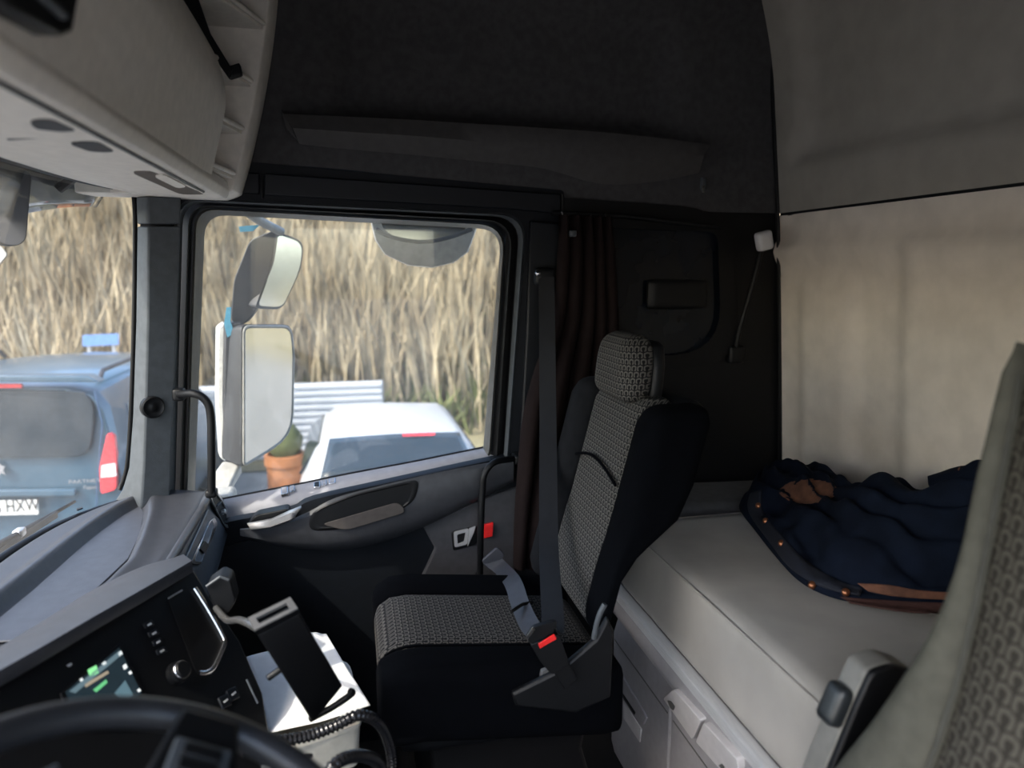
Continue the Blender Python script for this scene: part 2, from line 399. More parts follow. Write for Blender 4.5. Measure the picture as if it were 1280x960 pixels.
# ---- rear side window with its rounded trim
w3 = struct('window_3', PY(840, 440, 2.3))
W3O = rq([(704, 247), (912, 262), (928, 455), (704, 470)], [6, 60, 60, 6]); W3I = rq([(745, 284), (897, 290), (902, 440), (745, 450)], [10, 14, 60, 10])
mk('window_trim', loft([onY(W3O, 2.312), onY(W3O, 2.288), onY(W3I, 2.283), onY(W3I, 2.312)], caps=False), BLACKPL, w3, smooth=True)
mk('pane', prism(onY(W3I, 2.304), (0, .004, 0)), mat('dark_tinted_pane', (.004, .006, .010), .15, var=.3, scale=6, spec=.25), w3)
mk('blind_roll', rbox((.11, .012, .05), .012, 4, lambda q: q+PY(846, 368, 2.285)), BLACKPL, w3, smooth=True)

# ---- A-pillar on the passenger side
ap = struct('trim_1', PY(190, 600, 2.27))
ZL = [(170, 246), (171.5, 281), (170, 400), (166, 520), (161, 585), (153, 612), (144, 626)]
ZM = [(181, 246), (182, 281), (181, 400), (178, 520), (176, 580), (174, 612), (172, 640)]
ZR = [(226, 246), (225, 281), (221, 400), (216, 520), (213, 600), (212, 620), (212, 650)]
def pillar(i0, i1, name):
    rr = []
    for i in range(i0, i1):
        a = PY(*ZL[i], 2.25); m_ = PY(*ZM[i], 2.205); m2 = PY(ZM[i][0]+4, ZM[i][1], 2.20); r_ = PY(*ZR[i], 2.235); r2 = PY(*ZR[i], 2.30); a2 = a+Vector((.02, .05, 0))
        rr.append([a2, a, m_, m2, r_, r2])
    return mk(name, loft(rr), PILLAR, ap, bevel=.004)
ZL.insert(1, (171.4, 280)); ZM.insert(1, (182, 280)); ZR.insert(1, (225, 280))
ZL[2] = (171.4, 283); ZM[2] = (182, 283); ZR[2] = (225, 283)
pillar(0, 2, 'pillar_cap'); pillar(2, 8, 'pillar_cover')
tw = PY(191, 509, 2.2035); tn = (PY(216, 509, 2.235)-PY(186, 509, 2.20)).cross(Vector((0, 0, 1))).normalized(); tn = tn if tn.y < 0 else -tn
sp = mk('speaker_grille', lathe(tw, tn, [(.032, -.012), (.032, .004), (.028, .007), (.024, .004), (.010, .004), (.008, .006), (0, .006)], 28), BLACKPL, ap, smooth=True)
trim2 = kind(mk('trim_2', prism([(-.72, -.16, .86), (-.66, -.12, .86), (-.58, -.12, 1.98), (-.66, -.16, 1.98)], (0, .06, 0)), PILLAR, bevel=.01), 'structure')

# ---- windscreen
def ws(Y, z, off=0):
    t = abs((Y-1.09)/1.20); e = -.650+.095*(z-.95)
    return Vector((e-lerp(.20, .10, max(0, min(1, (z-.9)/.9)))*(1-t**6)+off, Y, z))
w1 = struct('window_1', (-.8, 1.09, .9))
mk('glass', grid(lambda u, v: ws(lerp(-.12, 2.275, u), lerp(.88, 1.86, v)), 60, 16), GLASS_W, w1, smooth=2)
mk('edge_seal', tube(smooth_path([PY(x-2.5, y, 2.262) for x, y in ((170, 246), (171.4, 282), (170, 400), (166, 520), (161, 585), (152, 612))], 5), .0065, 8), RUBBER, w1, smooth=True)
mk('edge_seal', tube([ws(lerp(-.1, 2.262, k/40), 1.822, .004) for k in range(41)], .012, 8), RUBBER, w1, smooth=True)
mk('edge_seal', tube([ws(lerp(-.1, 2.262, k/40), .915, .004) for k in range(41)], .012, 8), RUBBER, w1, smooth=True)

# ---- passenger door
d1 = struct('door_1', (0, 2.34, 0))
mk('window_frame', loft([onY(ob(RF), 2.33), onY(ob(RF), 2.325), onY(ob(rq([(246, 261), (631, 282), (611, 570), (233, 655)], [26, 34, 8, 8])), 2.318), onY(ob(RG), 2.40), onY(ob(RG), 2.42)], closed=False), FRAMEPL, d1, smooth=True)
mk('weather_seal', loft([onY(ob(RS), 2.312), onY(ob(rq([(236, 255.5), (641, 276.5), (620, 582), (223, 675)], [28, 34, 9, 9])), 2.298), onY(ob(RF), 2.335)], closed=False), RUBBER, d1, smooth=True)
w2 = kind(mk('window_2', prism(onY([(p.x, p.y) for p in rq([(250, 262), (633, 281), (610, 566), (238, 636)], [28, 30, 5, 4])], 2.408), (0, .005, 0)), GLASS_S), 'structure')
# door top: ledge along the glass, sloping light trim, dark body
TOPO = [(236, 633), (285, 622), (362, 607), (440, 591), (520, 576), (604, 559), (640, 553)]
TOPI = [(236, 668), (285, 648), (362, 634), (392, 620), (480, 600), (604, 573), (640, 566)]
def dl(L, Y, n=4): return smooth_path([PY(x, y, Y) for x, y in L], n)
mk('belt_trim', loft([dl(TOPO, 2.405), dl([(x, y+3) for x, y in TOPO], 2.385), dl(TOPI, 2.318)], closed=False), DOORTRIM, d1, smooth=True, solid=.004)
mk('belt_seal', tube(dl([(x, y+1) for x, y in TOPO], 2.398), .006, 8), RUBBER, d1, smooth=True)
TOPD = [(x, y+5) for x, y in TOPI]
LOW1 = [(236, 700), (285, 690), (362, 682), (430, 684), (520, 660), (604, 622), (660, 600)]
LOW2 = [(236, 780), (285, 760), (362, 730), (430, 722), (520, 700), (604, 672), (660, 660)]
LOW3 = [(x, 1010) for x, y in LOW2]
mk('inner_panel', loft([dl(TOPI, 2.322), dl(TOPI, 2.305), dl(TOPD, 2.285), dl(LOW1, 2.30), dl(LOW2, 2.33), dl(LOW3, 2.33)], closed=False), BLUEBLK, d1, smooth=True, solid=.006)
# armrest with a flat pull recess, its shade and lit inside put into colours
ARM_T = [(300, 661), (345, 655), (385, 640), (420, 622), (480, 606), (540, 592), (600, 580), (642, 574)]
ARM_B = [(300, 672), (345, 682), (385, 687), (430, 687), (480, 677), (540, 654), (600, 624), (642, 602)]
def mid(t, L1, L2): return [(lerp(a[0], b[0], t), lerp(a[1], b[1], t)) for a, b in zip(L1, L2)]
arm = mk('armrest', loft([dl(ARM_T, 2.30), dl(ARM_T, 2.235), dl(mid(.12, ARM_T, ARM_B), 2.222), dl(mid(.8, ARM_T, ARM_B), 2.222), dl(ARM_B, 2.245), dl(ARM_B, 2.31)], closed=False), mat('charcoal_armrest_plastic', (.030, .032, .038), .55, bump=.2), d1, smooth=True)
RC = rq([(388, 640), (440, 618), (525, 598), (518, 630), (430, 662), (385, 664)], [14, 20, 12, 18, 20, 14])
mk('pull_recess_shade', loft([onY(RC, 2.2195), onY([(lerp(455, p.x, .93), lerp(634, p.y, .90)) for p in RC], 2.2165), onY([(lerp(455, p.x, .86), lerp(634, p.y, .82)) for p in RC], 2.2205)]), BLACKPL, arm, smooth=True)
mk('pull_recess_lit', prism(onY(rq([(402, 655), (498, 627), (508, 640), (432, 663)], [8, 8, 8, 12]), 2.2155), (0, -.003, 0)), mat('lit_recess_grey', (.05, .043, .04), .7), arm, bevel=.001)  # lit inside of the recess, put into a paler colour
# release handle
hr = mk('handle_recess', prism(onY(rq([(312, 648), (322, 637), (362, 629), (364, 636), (350, 646), (318, 656)], 5), 2.29), (0, -.055, 0)), BLACKPL, d1, bevel=.004)
mk('handle_lever', loft([onY([(309, 655), (340, 649), (362, 639), (377, 633)], 2.222), onY([(310, 656), (340, 651), (362, 642), (376, 636)], 2.205), onY([(313, 661), (337, 658), (362, 649), (369, 645)], 2.205), onY([(313, 661), (337, 659), (362, 650), (369, 646)], 2.225)], closed=False), SILVER, hr, smooth=True, solid=.006)
# switch blocks in the belt trim
BP = Plane(PY(362, 612, 2.392), PY(480, 588, 2.392), PY(400, 618, 2.318))
for q in ([(352, 613), (361, 611), (361, 620), (352, 622)], [(363, 611), (369, 609.5), (369, 617), (363, 619)],
          [(393, 607), (401, 605), (401, 612), (393, 613)], [(403, 605), (409, 603.5), (409, 609.5), (403, 611)], [(412, 602), (420, 600.5), (420, 607), (412, 608.5)]):
    sw = mk('switch_bezel', prism([BP.at(x, y, .000) for x, y in q], BP.n*.012), CHROME, d1, bevel=.0008)
    cx = sum(x for x, y in q)/4; cy = sum(y for x, y in q)/4
    mk('switch_rocker', prism([BP.at(lerp(cx, x, .7), lerp(cy, y, .7), .012) for x, y in q], BP.n*.002), BLACKPL if q[0][0] == 393 else DOORTRIM, sw)
# grey rear panel of the door with lock lever and red tab
mk('rear_panel', prism(onY([(527, 654), (600, 622), (648, 606), (640, 745), (520, 745), (522, 728), (543, 683)], 2.292), (0, -.02, 0)), DOORGREY, d1, bevel=.006)
lk = mk('lock_plate', prism(onY(rq([(564, 664), (596, 656), (596, 680), (566, 688)], 4), 2.272), (0, -.006, 0)), BLACKPL, d1, bevel=.002)
a_ = onY(rq([(567, 665), (586, 660), (584, 680), (568, 684)], 3), 2.259); b_ = onY(rq([(571, 668), (582, 665), (580, 677), (572, 680)], 2), 2.259)
rv = ringfaces(a_, b_)
BRIGHT = mat('bright_chrome', (.80, .80, .82), .25, .6, var=.02)
mk('lock_lever', rv, BRIGHT, lk, solid=.006)
mk('lock_catch', prism(onY([(586, 660), (594, 657), (592, 664), (584, 682)], 2.265), (0, -.010, 0)), BRIGHT, lk, bevel=.001)
mk('release_tab', prism(onY([(603, 655), (616, 652), (615, 669), (603, 672)], 2.27), (0, -.012, 0)), RED, d1, bevel=.002)

# ================================================================== OVERHEAD CONSOLE
oc = thing('overhead_console', 'pale grey overhead storage console with closed lid above the windscreen', 'console', (-.45, 1.0, 1.79))
prof_b = [(-.70, 1.835), (-.64, 1.803), (-.50, 1.797), (-.345, 1.790)]
def ext(prof, y0, y1, n=1): return loft([[Vector((x, lerp(y0, y1, k/n), z)) for x, z in prof] for k in range(n+1)])
mk('underside_panel', loft([[Vector((x, y, z)) for x, z in [(-.75, 2.1)]+[(xx if i > 1 else ws(max(-.1, min(2.2, y)), 1.82).x+(.0 if i == 0 else .05), zz) for i, (xx, zz) in enumerate(prof_b)]+[(-.345, 2.1)]] for y in [-.10+2.30*k/30 for k in range(31)]]), OHPL, oc, smooth=True)
lid_p = [(-.337, 1.797), (-.318, 1.812), (-.305, 1.86), (-.280, 1.95), (-.270, 2.015), (-.283, 2.09), (-.322, 2.165), (-.366, 2.228)]
def shrink(p, y): return p
lidm = mk('lid', loft([[Vector((-.45, y, 1.81))]+[Vector((x-dx, y, z)) for x, z in smooth2]+[Vector((-.46, y, 2.25))] for smooth2 in [[(p.x, p.y) for p in smooth_path([Vector((x, z, 0)) for x, z in lid_p], 4)]] for y, dx in ((.55, 0), (1.2, 0), (1.80, 0), (1.93, .002), (1.95, .012))]), OHPL, oc, smooth=True)
# lower lip that runs on to the end frame
mk('lower_lip', loft([[Vector((x, y, z)) for x, z in ((-.42, 1.80), (-.345, 1.789), (-.325, 1.792), (-.312, 1.812), (-.318, 1.84), (-.42, 1.84))] for y in (.55, 1.2, 1.9, 2.12, 2.2)]), OHPL, oc, bevel=.004)
mk('groove', tube([(-.342, .55, 1.7885), (-.342, 1.96, 1.7885)], .0035, 6), RUBBER, oc)
# end frame flaring back at the passenger wall
EF = [(-.335, 1.795), (-.300, 1.808), (-.287, 1.83), (-.25, 1.95), (-.212, 2.10), (-.175, 2.29), (-.15, 2.5), (-.14, 2.76)]
ef = [(p.x, p.y) for p in smooth_path([Vector((x, z, 0)) for x, z in EF], 4)]
def ins(d): return [(x-d, z+(.35*d if i < 8 else 0)) for i, (x, z) in enumerate(ef)]
mk('end_frame', loft([[Vector((-.7, 2.285, 1.80))]+[Vector((x, 2.285, z)) for x, z in ef]+[Vector((-.7, 2.285, 2.76))],
                      [Vector((-.7, 2.20, 1.80))]+[Vector((x, 2.20, z)) for x, z in ef]+[Vector((-.7, 2.20, 2.76))],
                      [Vector((-.7, 2.175, 1.80))]+[Vector((x, 2.175, z)) for x, z in ins(.012)]+[Vector((-.7, 2.175, 2.76))]]), OHPL, oc, bevel=.003)
mk('bin_back', box((-.56, 1.94, 1.80), (-.54, 2.2, 2.76)), OHPL, oc)
for z0, z1, dx in ((1.845, 1.855, 0), (1.965, 1.975, .03), (2.09, 2.10, .06), (2.24, 2.25, .1)):
    mk('bin_shelf', prism([(-.55, 1.95, z0), (-.335+dx*.6, 1.955, z0), (-.30+dx, 2.18, z0), (-.55, 2.18, z0)], (0, 0, z1-z0)), OHPL, oc, bevel=.002)
    mk('bin_lip', tube([(-.333+dx*.6, 1.955, z1+.006), (-.298+dx, 2.18, z1+.006)], .007, 8), OHPL, oc, smooth=True)
mk('bin_floor_mat', prism([(-.54, 1.96, 1.857), (-.345, 1.96, 1.857), (-.31, 2.17, 1.857), (-.54, 2.17, 1.857)], (0, 0, .003)), BLACKPL, oc)
mk('latch', prism([PY(x, y, 1.99) for x, y in ((278, 85), (299, 78), (302, 92), (286, 97))], (0, .03, 0)), BLACKPL, oc, bevel=.003)
mk('lid_gap', prism([PY(x, y, 1.965) for x, y in ((222, -6), (246, -6), (262, 40), (290, 86), (286, 98), (270, 75))], (0, .02, 0)), BLACKPL, oc, bevel=.003)
# roof shelf fascia above the lid
mk('upper_fascia', loft([[Vector((x, y, z)) for x, z in ((-.62, 2.25), (-.40, 2.25), (-.36, 2.30), (-.33, 2.5), (-.32, 2.76), (-.62, 2.76))] for y in (-.1, 1.0, 2.0, 2.20)]), OHPL, oc, bevel=.01)
# instrument slot in the lid
q = [PX(x, y, -.283) for x, y in ((-10, -30), (14, 10), (78, 46), (92, 40), (104, -30))]
sl = mk('slot_frame', prism(q, (-.03, 0, 0)), BLACKPL, oc, bevel=.004)
mk('slot_bar', tube([PX(48, -10, -.279), PX(78, 18, -.279)], .006, 8), PILLAR, sl, smooth=True)
# flat dark plates on the underside; shade of the recesses is their colour
def onZ(pts, z): return [PZ(x, y, z) for x, y in pts]
for pts in ([(36, 149), (50, 145.5), (66, 146), (96, 160), (78, 161.5), (44, 158)], [(86, 177), (108, 174), (124, 174.5), (144, 187), (128, 187.5), (110, 186)]):
    mk('grab_recess_shade', prism(onZ(rq(pts, 6, 3), 1.794), (0, 0, -.004)), BLACKPL, oc)
mk('lamp_recess_shade', prism(onZ(rq([(163, 213), (188, 211), (236, 232), (258, 241), (226, 241.5)], 8, 3), 1.7945), (0, 0, -.004)), mat('recess_shade_brown_grey', (.10, .08, .065), .5), oc)  # flat plate; shade of the recess put into its brown-grey
mk('lamp_lens', prism(onZ(rq([(192, 219), (205, 217), (234, 232), (222, 234)], 5, 3), 1.79), (0, 0, -.003)), OHPL, oc)
mk('panel_joint', tube([PZ(10, 174, 1.7965), PZ(60, 171, 1.7965), PZ(120, 170, 1.7965)], .0018, 6), PILLAR, oc)

# ================================================================== DASHBOARD
db = thing('dashboard', 'grey truck dashboard with recessed top tray and dark centre stack', 'dashboard', (-.6, 1.1, 0))
XE = [(-.12, -.60), (.5, -.68), (.9, -.67), (1.18, -.62), (1.40, -.50), (1.55, -.44), (1.75, -.425), (2.29, -.437)]
def pl(T, y):
    for (a, p), (b, q_) in zip(T, T[1:]):
        if y <= b: return lerp(p, q_, max(0, (y-a)/(b-a)))
    return T[-1][1]
TRAY = [PZ(x, y, .92) for x, y in ((-60, 800), (0, 757), (60, 709), (120, 662), (150, 641), (175, 628), (186, 625), (183, 650), (172, 680), (160, 705), (130, 735), (60, 790), (-60, 880))]
def pin(p, P):
    """signed distance to polygon P in XY, positive inside"""
    ins_ = False; dm = 9
    for i in range(len(P)):
        a, b = P[i], P[i-1]
        if (a.y > p.y) != (b.y > p.y) and p.x < (b.x-a.x)*(p.y-a.y)/(b.y-a.y)+a.x: ins_ = not ins_
        e = Vector((b.x-a.x, b.y-a.y)); t = max(0, min(1, ((p.x-a.x)*e.x+(p.y-a.y)*e.y)/max(e.length_squared, 1e-9)))
        dm = min(dm, math.hypot(p.x-a.x-e.x*t, p.y-a.y-e.y*t))
    return dm if ins_ else -dm
def dash_pt(u, v):
    y = lerp(-.12, 2.285, u); x0 = ws(y, .90).x-.005; x1 = pl(XE, y); x = lerp(x0, x1, v)
    z = .925+.012*math.sin(math.pi*min(1, v*1.1))-.010*sst(.93, 1, v)-.03*sst(.12, 0, v)
    d = pin(Vector((x, y, 0)), TRAY); z -= .030*sst(-.012, .022, d)-.008*sst(-.05, -.012, d)*sst(.006, -.012, d)
    return Vector((x, y, z))
dt = mk('top_panel', grid(dash_pt, 150, 60), DASHTOP, db, smooth=2)
# rubber liner in the tray
def shr(P, f): c = sum(P, Vector())/len(P); return [c+(p-c)*f for p in P]
mk('tray_liner', prism([Vector((p.x, p.y, .9145)) for p in onZ([(-40, 806), (42, 738), (100, 686), (140, 650), (174, 633), (181, 641), (175, 670), (161, 699), (120, 738), (40, 800)], .912)], (0, 0, -.004)), DASHTRAY, dt, bevel=.002)
mk('defrost_slot', prism([p+Vector((0, 0, .010)) for p in onZ([(96, 641), (103, 639), (104, 640.5), (97, 643)], .925)], (0, 0, .003)), BLACKPL, dt)
# passenger-side face
QF = Plane((-.432, 1.7, .908), (-.432, 2.3, .908), (-.372, 2.0, .70))
mk('front_edge', tube([(-.437, y, .912) for y in (1.60, 1.9, 2.1, 2.285)], .012, 10), DASHTOP, db, smooth=True)
fc = mk('passenger_fascia', prism([QF.at(x, y, 0) for x, y in ((205, 722), (219, 696), (263, 611), (279, 632), (286, 652), (285, 668), (276, 702), (262, 745), (250, 775), (230, 760))], QF.n*-.05), GLOVE, db, bevel=.004)
# glovebox lid with its pull slot
gl = mk('glovebox_lid', prism([QF.at(x, y, 0) for x, y in ((226, 706), (258, 637), (280, 656), (272, 694), (255, 742))], QF.n*.006), GLOVE, db, bevel=.003)
rg = [(233, 706), (258, 655), (264, 647), (268, 656), (262, 672), (246, 708)]
mk('pull_slot_rim', ringfaces([QF.at(p.x, p.y, .009) for p in rq(rg, 4, 3)], [QF.at(lerp(251, p.x, .72), lerp(677, p.y, .9), .009) for p in rq(rg, 4, 3)]), CHROME, gl, solid=.002)
mk('pull_slot', prism([QF.at(lerp(251, p.x, .72), lerp(677, p.y, .9), .006) for p in rq(rg, 4, 3)], QF.n*.002), mat('pale_blue_grey_slot', (.16, .18, .21), .4), gl)
mk('latch_button', prism([QF.at(x, y, .008) for x, y in ((244, 688), (250, 678), (255, 683), (249, 694))], QF.n*.006), BLACKPL, gl, bevel=.001)
# end air vent with slats and a bright surround
va = rq([(257, 622), (264, 614), (278, 632), (285, 652), (282, 662), (277, 660)], [4, 5, 6, 5, 4, 4], 3)
vt = mk('air_vent', prism([QF.at(p.x, p.y, .002) for p in va], QF.n*.006), BLACKPL, db)
mk('vent_rim', ringfaces([QF.at(p.x+1, p.y, .010) for p in va], [QF.at(lerp(271, p.x, .80), lerp(638, p.y, .84), .011) for p in va]), SILVER, vt, solid=.003)
for k in range(4):
    t = k/3; a = QF.at(lerp(260, 277, t), lerp(624, 655, t), .012); b = QF.at(lerp(266, 282, t), lerp(619, 648, t), .012)
    mk('vent_slat', obox((a+b)/2, (b-a)/2, QF.n*.004, QF.n.cross((b-a).normalized())*.002), PILLAR, vt)
mk('vent_thumbwheel', lathe(QF.at(273, 642, .012), QF.n, [(.008, 0), (.008, .010), (.005, .012), (0, .012)], 14), SILVER, vt, smooth=True)
# lower body behind the fascias
mk('lower_body', join(loft([[Vector((ws(y, .9).x+.02, y, .25)), Vector((-.60, y, .25)), Vector((-.60, y, .88)), Vector((ws(y, .9).x+.02, y, .88))] for y in (-.11, .0, .2, .6, 1.1, 1.6, 2.0, 2.1, 2.2, 2.26)]), box((-.66, 1.58, .35), (-.50, 2.27, .85)), box((-.75, .95, .0), (-.45, 1.42, .66))), BLACKPL, db)
# driver-side shelf above the centre stack
e_lo = [PZ(x, y, z) for x, y, z in ((240, 703, .985), (180, 738, .987), (120, 772, .988), (60, 807, .988), (0, 841, .985), (-80, 885, .98), (-200, 940, .98))]
e_hi = [PZ(x, y, z) for x, y, z in ((218, 697, .935), (178, 708, .935), (120, 735, .935), (60, 772, .935), (0, 808, .935), (-80, 850, .935), (-200, 900, .935))]
e_lo = smooth_path(e_lo, 4); e_hi = smooth_path(e_hi, 4)
rings = []
for a, b in zip(e_lo, e_hi):
    d = (a-b); d.z = 0; d.normalize(); up_ = Vector((0, 0, 1))
    rings.append([b-d*.05+up_*-.03, b, b.lerp(a, .55)+up_*.014, a+up_*.004, a+d*.006-up_*.006, a-up_*.022, b-d*.05-up_*.05])
mk('stack_hood', loft(rings), DASHTOP, db, smooth=True)
# centre stack
SA, SB, SC = PZ(240, 706, .972), PZ(0, 844, .972), PZ(330, 870, .72)
SPn = Plane(SA, SB, SC)
stack = mk('centre_stack', prism([SPn.at(x, y) for x, y in ((238, 704), (262, 744), (300, 800), (329, 866), (337, 914), (331, 945), (318, 1010), (150, 1090), (-80, 1040), (-80, 888), (0, 842))], SPn.n*-.06), BLACKPL, db, bevel=.006)
ch = [(209, 749), (226, 738), (243, 735), (278, 797), (278, 810), (263, 840), (246, 844), (238, 826)]
cr = rq(ch, 6, 3); cc = (244, 790)
mk('bin_liner', prism([SPn.at(p.x, p.y, .001) for p in cr], SPn.n*.002), RUBBER, stack)
mk('chrome_rim', tube(smooth_path([SPn.at(x, y, .006) for x, y in ((241, 737), (258, 764), (276, 796), (278, 806), (270, 825), (263, 838), (254, 843), (246, 843))], 4), .0055, 8), CHROME, stack, smooth=True)
mk('rim_corner', tube([SPn.at(209, 749, .004), SPn.at(226, 739, .004)], .002, 6), SILVER, stack)
for x, y in ((184, 782), (190, 793), (195, 804), (200, 815)):
    kb = mk('button', prism([SPn.at(*p, .001) for p in ((x-7, y-1), (x+4, y-6), (x+8, y), (x-4, y+5))], SPn.n*.004), BLUEBLK, stack, bevel=.0015)
    mk('button_symbol', prism([SPn.at(*p, .005) for p in ((x-2, y+.5), (x+2.5, y-2.2), (x+3.6, y-.4), (x-1, y+2.3))], SPn.n*.0006), mat('white_print', (.6, .6, .6), .6), kb)
kn = mk('rotary_knob', lathe(SPn.at(219, 843, 0), SPn.n, [(.021, 0), (.021, .012), (.017, .014), (.016, .024), (.014, .027), (0, .027)], 24), BLACKPL, stack, smooth=True)
mk('knob_ring', torus(SPn.at(219, 843, .022), SPn.n, .0165, .0015, 32, 6), CHROME, kn, smooth=True)
# display with its coloured tiles
scr = [(80, 866), (147, 811), (175, 868), (160, 880), (86, 880)]
ds = mk('display', prism([SPn.at(x, y, .0) for x, y in ((74, 868), (148, 805), (181, 868), (150, 912), (90, 912))], SPn.n*.004), BLACKPL, stack, bevel=.001)
mk('screen', prism([SPn.at(x, y, .004) for x, y in scr], SPn.n*.001), mat('screen_dark_blue', (.01, .02, .03), .2, emit=((.03, .05, .06), .3)), ds)
EM = lambda n, c, s: mat(n, (.02, .02, .02), .3, emit=(c, s))
for nm, pts, m_ in (('tile_bar', ((84, 866), (147, 815), (150, 820), (92, 868)), EM('screen_grey', (.14, .22, .26), .6)),
                    ('green_tile', ((107, 839), (118, 833), (121, 843), (110, 848)), EM('screen_green', (.25, .75, .30), .9)),
                    ('green_line', ((114, 864), (130, 851), (132, 855), (118, 867)), EM('screen_green2', (.15, .60, .25), .7)),
                    ('text_line', ((103, 857), (132, 840), (134, 843), (105, 861)), EM('screen_tan', (.45, .38, .28), .6)),
                    ('map_tile', ((141, 868), (154, 852), (164, 870), (152, 878)), EM('screen_map', (.12, .22, .27), .6)),
                    ('icon', ((125, 831), (129, 828), (131, 831), (127, 834)), EM('screen_white', (.8, .85, .85), .9)),
                    ('icon', ((145, 818), (149, 815), (151, 819), (147, 822)), MATS['screen_white']), ('icon', ((151, 834), (155, 831), (157, 836), (153, 839)), MATS['screen_white']),
                    ('icon', ((158, 842), (161, 840), (163, 843), (160, 845)), MATS['screen_white']), ('icon', ((97, 851), (100, 849), (102, 852), (99, 854)), MATS['screen_white']), ('icon', ((169, 864), (172, 862), (174, 865), (171, 867)), MATS['screen_white'])):
    mk(nm, prism([SPn.at(x, y, .0052) for x, y in pts], SPn.n*.0004), m_, ds)
mk('brand_mark', prism([SPn.at(x, y, .001) for x, y in ((83, 832), (88, 829), (90, 831), (85, 834))], SPn.n*.0005), MATS['white_print'], stack)
for x, y in ((279, 878), (289, 869)):
    s_ = mk('rocker_switch', prism([SPn.at(*p, .001) for p in ((x-9, y-4), (x+3, y-10), (x+9, y+4), (x-3, y+10))], SPn.n*.006), BLUEBLK, stack, bevel=.002)
    mk('switch_symbol', prism([SPn.at(*p, .0075) for p in ((x-3, y+1), (x+2, y-3), (x+3, y-1), (x-2, y+3))], SPn.n*.0006), MATS['white_print'], s_)
for x, y in ((262, 893), (290, 915)):
    mk('trim_line', tube([SPn.at(x-4, y-10, .002), SPn.at(x+9, y+14, .002)], .0016, 6), PILLAR, stack)
mk('side_light_line', tube([SPn.at(307, 850, .003), SPn.at(321, 880, .003)], .0022, 6), GLOVE, stack)

# ================================================================== STEERING WHEEL
wc = Vector((-.185, .565, 1.064)); wax = Vector((.44, -.14, .885)).normalized()
sw_ = thing('steering_wheel', 'black leather steering wheel at the lower left with spoke switches', 'steering wheel', wc-wax*.25)
RW = .235
LEATH = mat('black_leather', (.02, .021, .024), .35, bump=.25, bscale=600)
mk('rim', torus(wc, wax, RW, .0165, 72, 14), LEATH, sw_, smooth=2)
wu = Vector((0, 1, 0)); wu = (wu-wax*wu.dot(wax)).normalized(); wv = wu.cross(wax)      # wu to passenger side, wv to the front
if wv.x > 0: wv = -wv
hub = mk('hub', lathe(wc-wax*.05, wax, [(.02, -.02), (.085, 0), (.095, .02), (.085, .045), (.05, .055), (0, .057)], 36), BLACKPL, sw_, smooth=True)
for sx in (-1, 1):
    pts = [wc-wax*.02+wu*sx*.06+wv*.03, wc-wax*.004+wu*sx*.14+wv*.045, wc+wu*sx*.226+wv*.035, wc+wu*sx*.226-wv*.03, wc-wax*.004+wu*sx*.14-wv*.045, wc-wax*.02+wu*sx*.06-wv*.05]
    spk = mk('spoke', prism(pts, wax*.022), BLACKPL, sw_, bevel=.006)
    c0 = wc+wax*.021+wu*sx*.145
    mk('switch_pad', obox(c0, wu*.036, wv*.03, wax*.004), PILLAR, spk, bevel=.003)
    for k in range(3): mk('wheel_button', obox(c0+wu*(.02*(k-1))+wax*.005, wu*.008, wv*.02, wax*.003), BLACKPL, spk, bevel=.002)
mk('lower_spoke', prism([wc-wax*.01+wu*.02-wv*.08, wc-wv*.222+wu*.03, wc-wv*.222-wu*.03, wc-wax*.01-wu*.02-wv*.08], wax*.018), BLACKPL, sw_, bevel=.004)
mk('spoke_trim', tube(smooth_path([wc+wax*.012-wu*.10+wv*.135, wc+wax*.012-wu*.05+wv*.155, wc+wax*.012+wu*.0+wv*.145, wc+wax*.012+wu*.06+wv*.155, wc+wax*.012+wu*.12+wv*.12], 5), .003, 6), PILLAR, sw_, smooth=True)
mk('upper_hub_cover', loft([[wc+wax*h+wu*(s*a)+wv*b for a, b in ((-.13, .06), (-.10, .13), (-.04, .15), (.04, .15), (.10, .13), (.13, .06))] for h, s in ((-.02, 1), (.006, 1), (.010, .9))]), BLACKPL, sw_, bevel=.004)
mk('column', tube([wc-wax*.04, wc-wax*.30+Vector((-.05, 0, -.15))], .05, 14), BLACKPL, sw_, smooth=True)
# instrument cluster behind the wheel
ic = mk('instrument_cluster', loft([[Vector((x, y, z)) for x, z in ((-.72, .80), (-.52, .80), (-.50, .93), (-.56, 1.0), (-.72, 1.0))] for y in (.16, .30, .70, .84)]), BLACKPL, db, bevel=.01)

# ================================================================== PHONE MOUNT, TRAY, PAPERS, HOSES
pm = thing('phone_cradle', 'empty black phone cradle on a curved arm beside the centre stack', 'phone holder', PZ(278, 765, .80))
cl = mk('clamp', prism([PY(x, y, 1.50) for x, y in rq([(257, 733), (276, 719), (288, 724), (295, 752), (284, 768), (268, 762)], 4, 3)], (0, .05, 0)), BLACKPL, pm, bevel=.003)
mk('clamp_edge', tube([PY(258, 733, 1.495), PY(275, 721, 1.495), PY(286, 725, 1.495)], .003, 6), PILLAR, cl)
mk('arm', tube(smooth_path([PY(270, 760, 1.50), PY(284, 775, 1.45), PY(300, 775, 1.38), PY(322, 786, 1.31), PY(345, 808, 1.30)], 5), .007, 10), mat('satin_black_arm', (.05, .05, .05), .25), pm, smooth=True)
PC = Plane(PY(322, 792, 1.21), PY(375, 765, 1.24), PY(392, 903, 1.36))
cf = [PC.at(x, y) for x, y in ((321, 792), (374, 765), (428, 857), (391, 903))]
bd = mk('cradle_body', loft([[p+PC.n*.004 for p in shr(cf, .96)], cf, [p-PC.n*.022 for p in cf], [p-PC.n*.026 for p in shr(cf, .95)]]), BLACKPL, pm, bevel=.004)
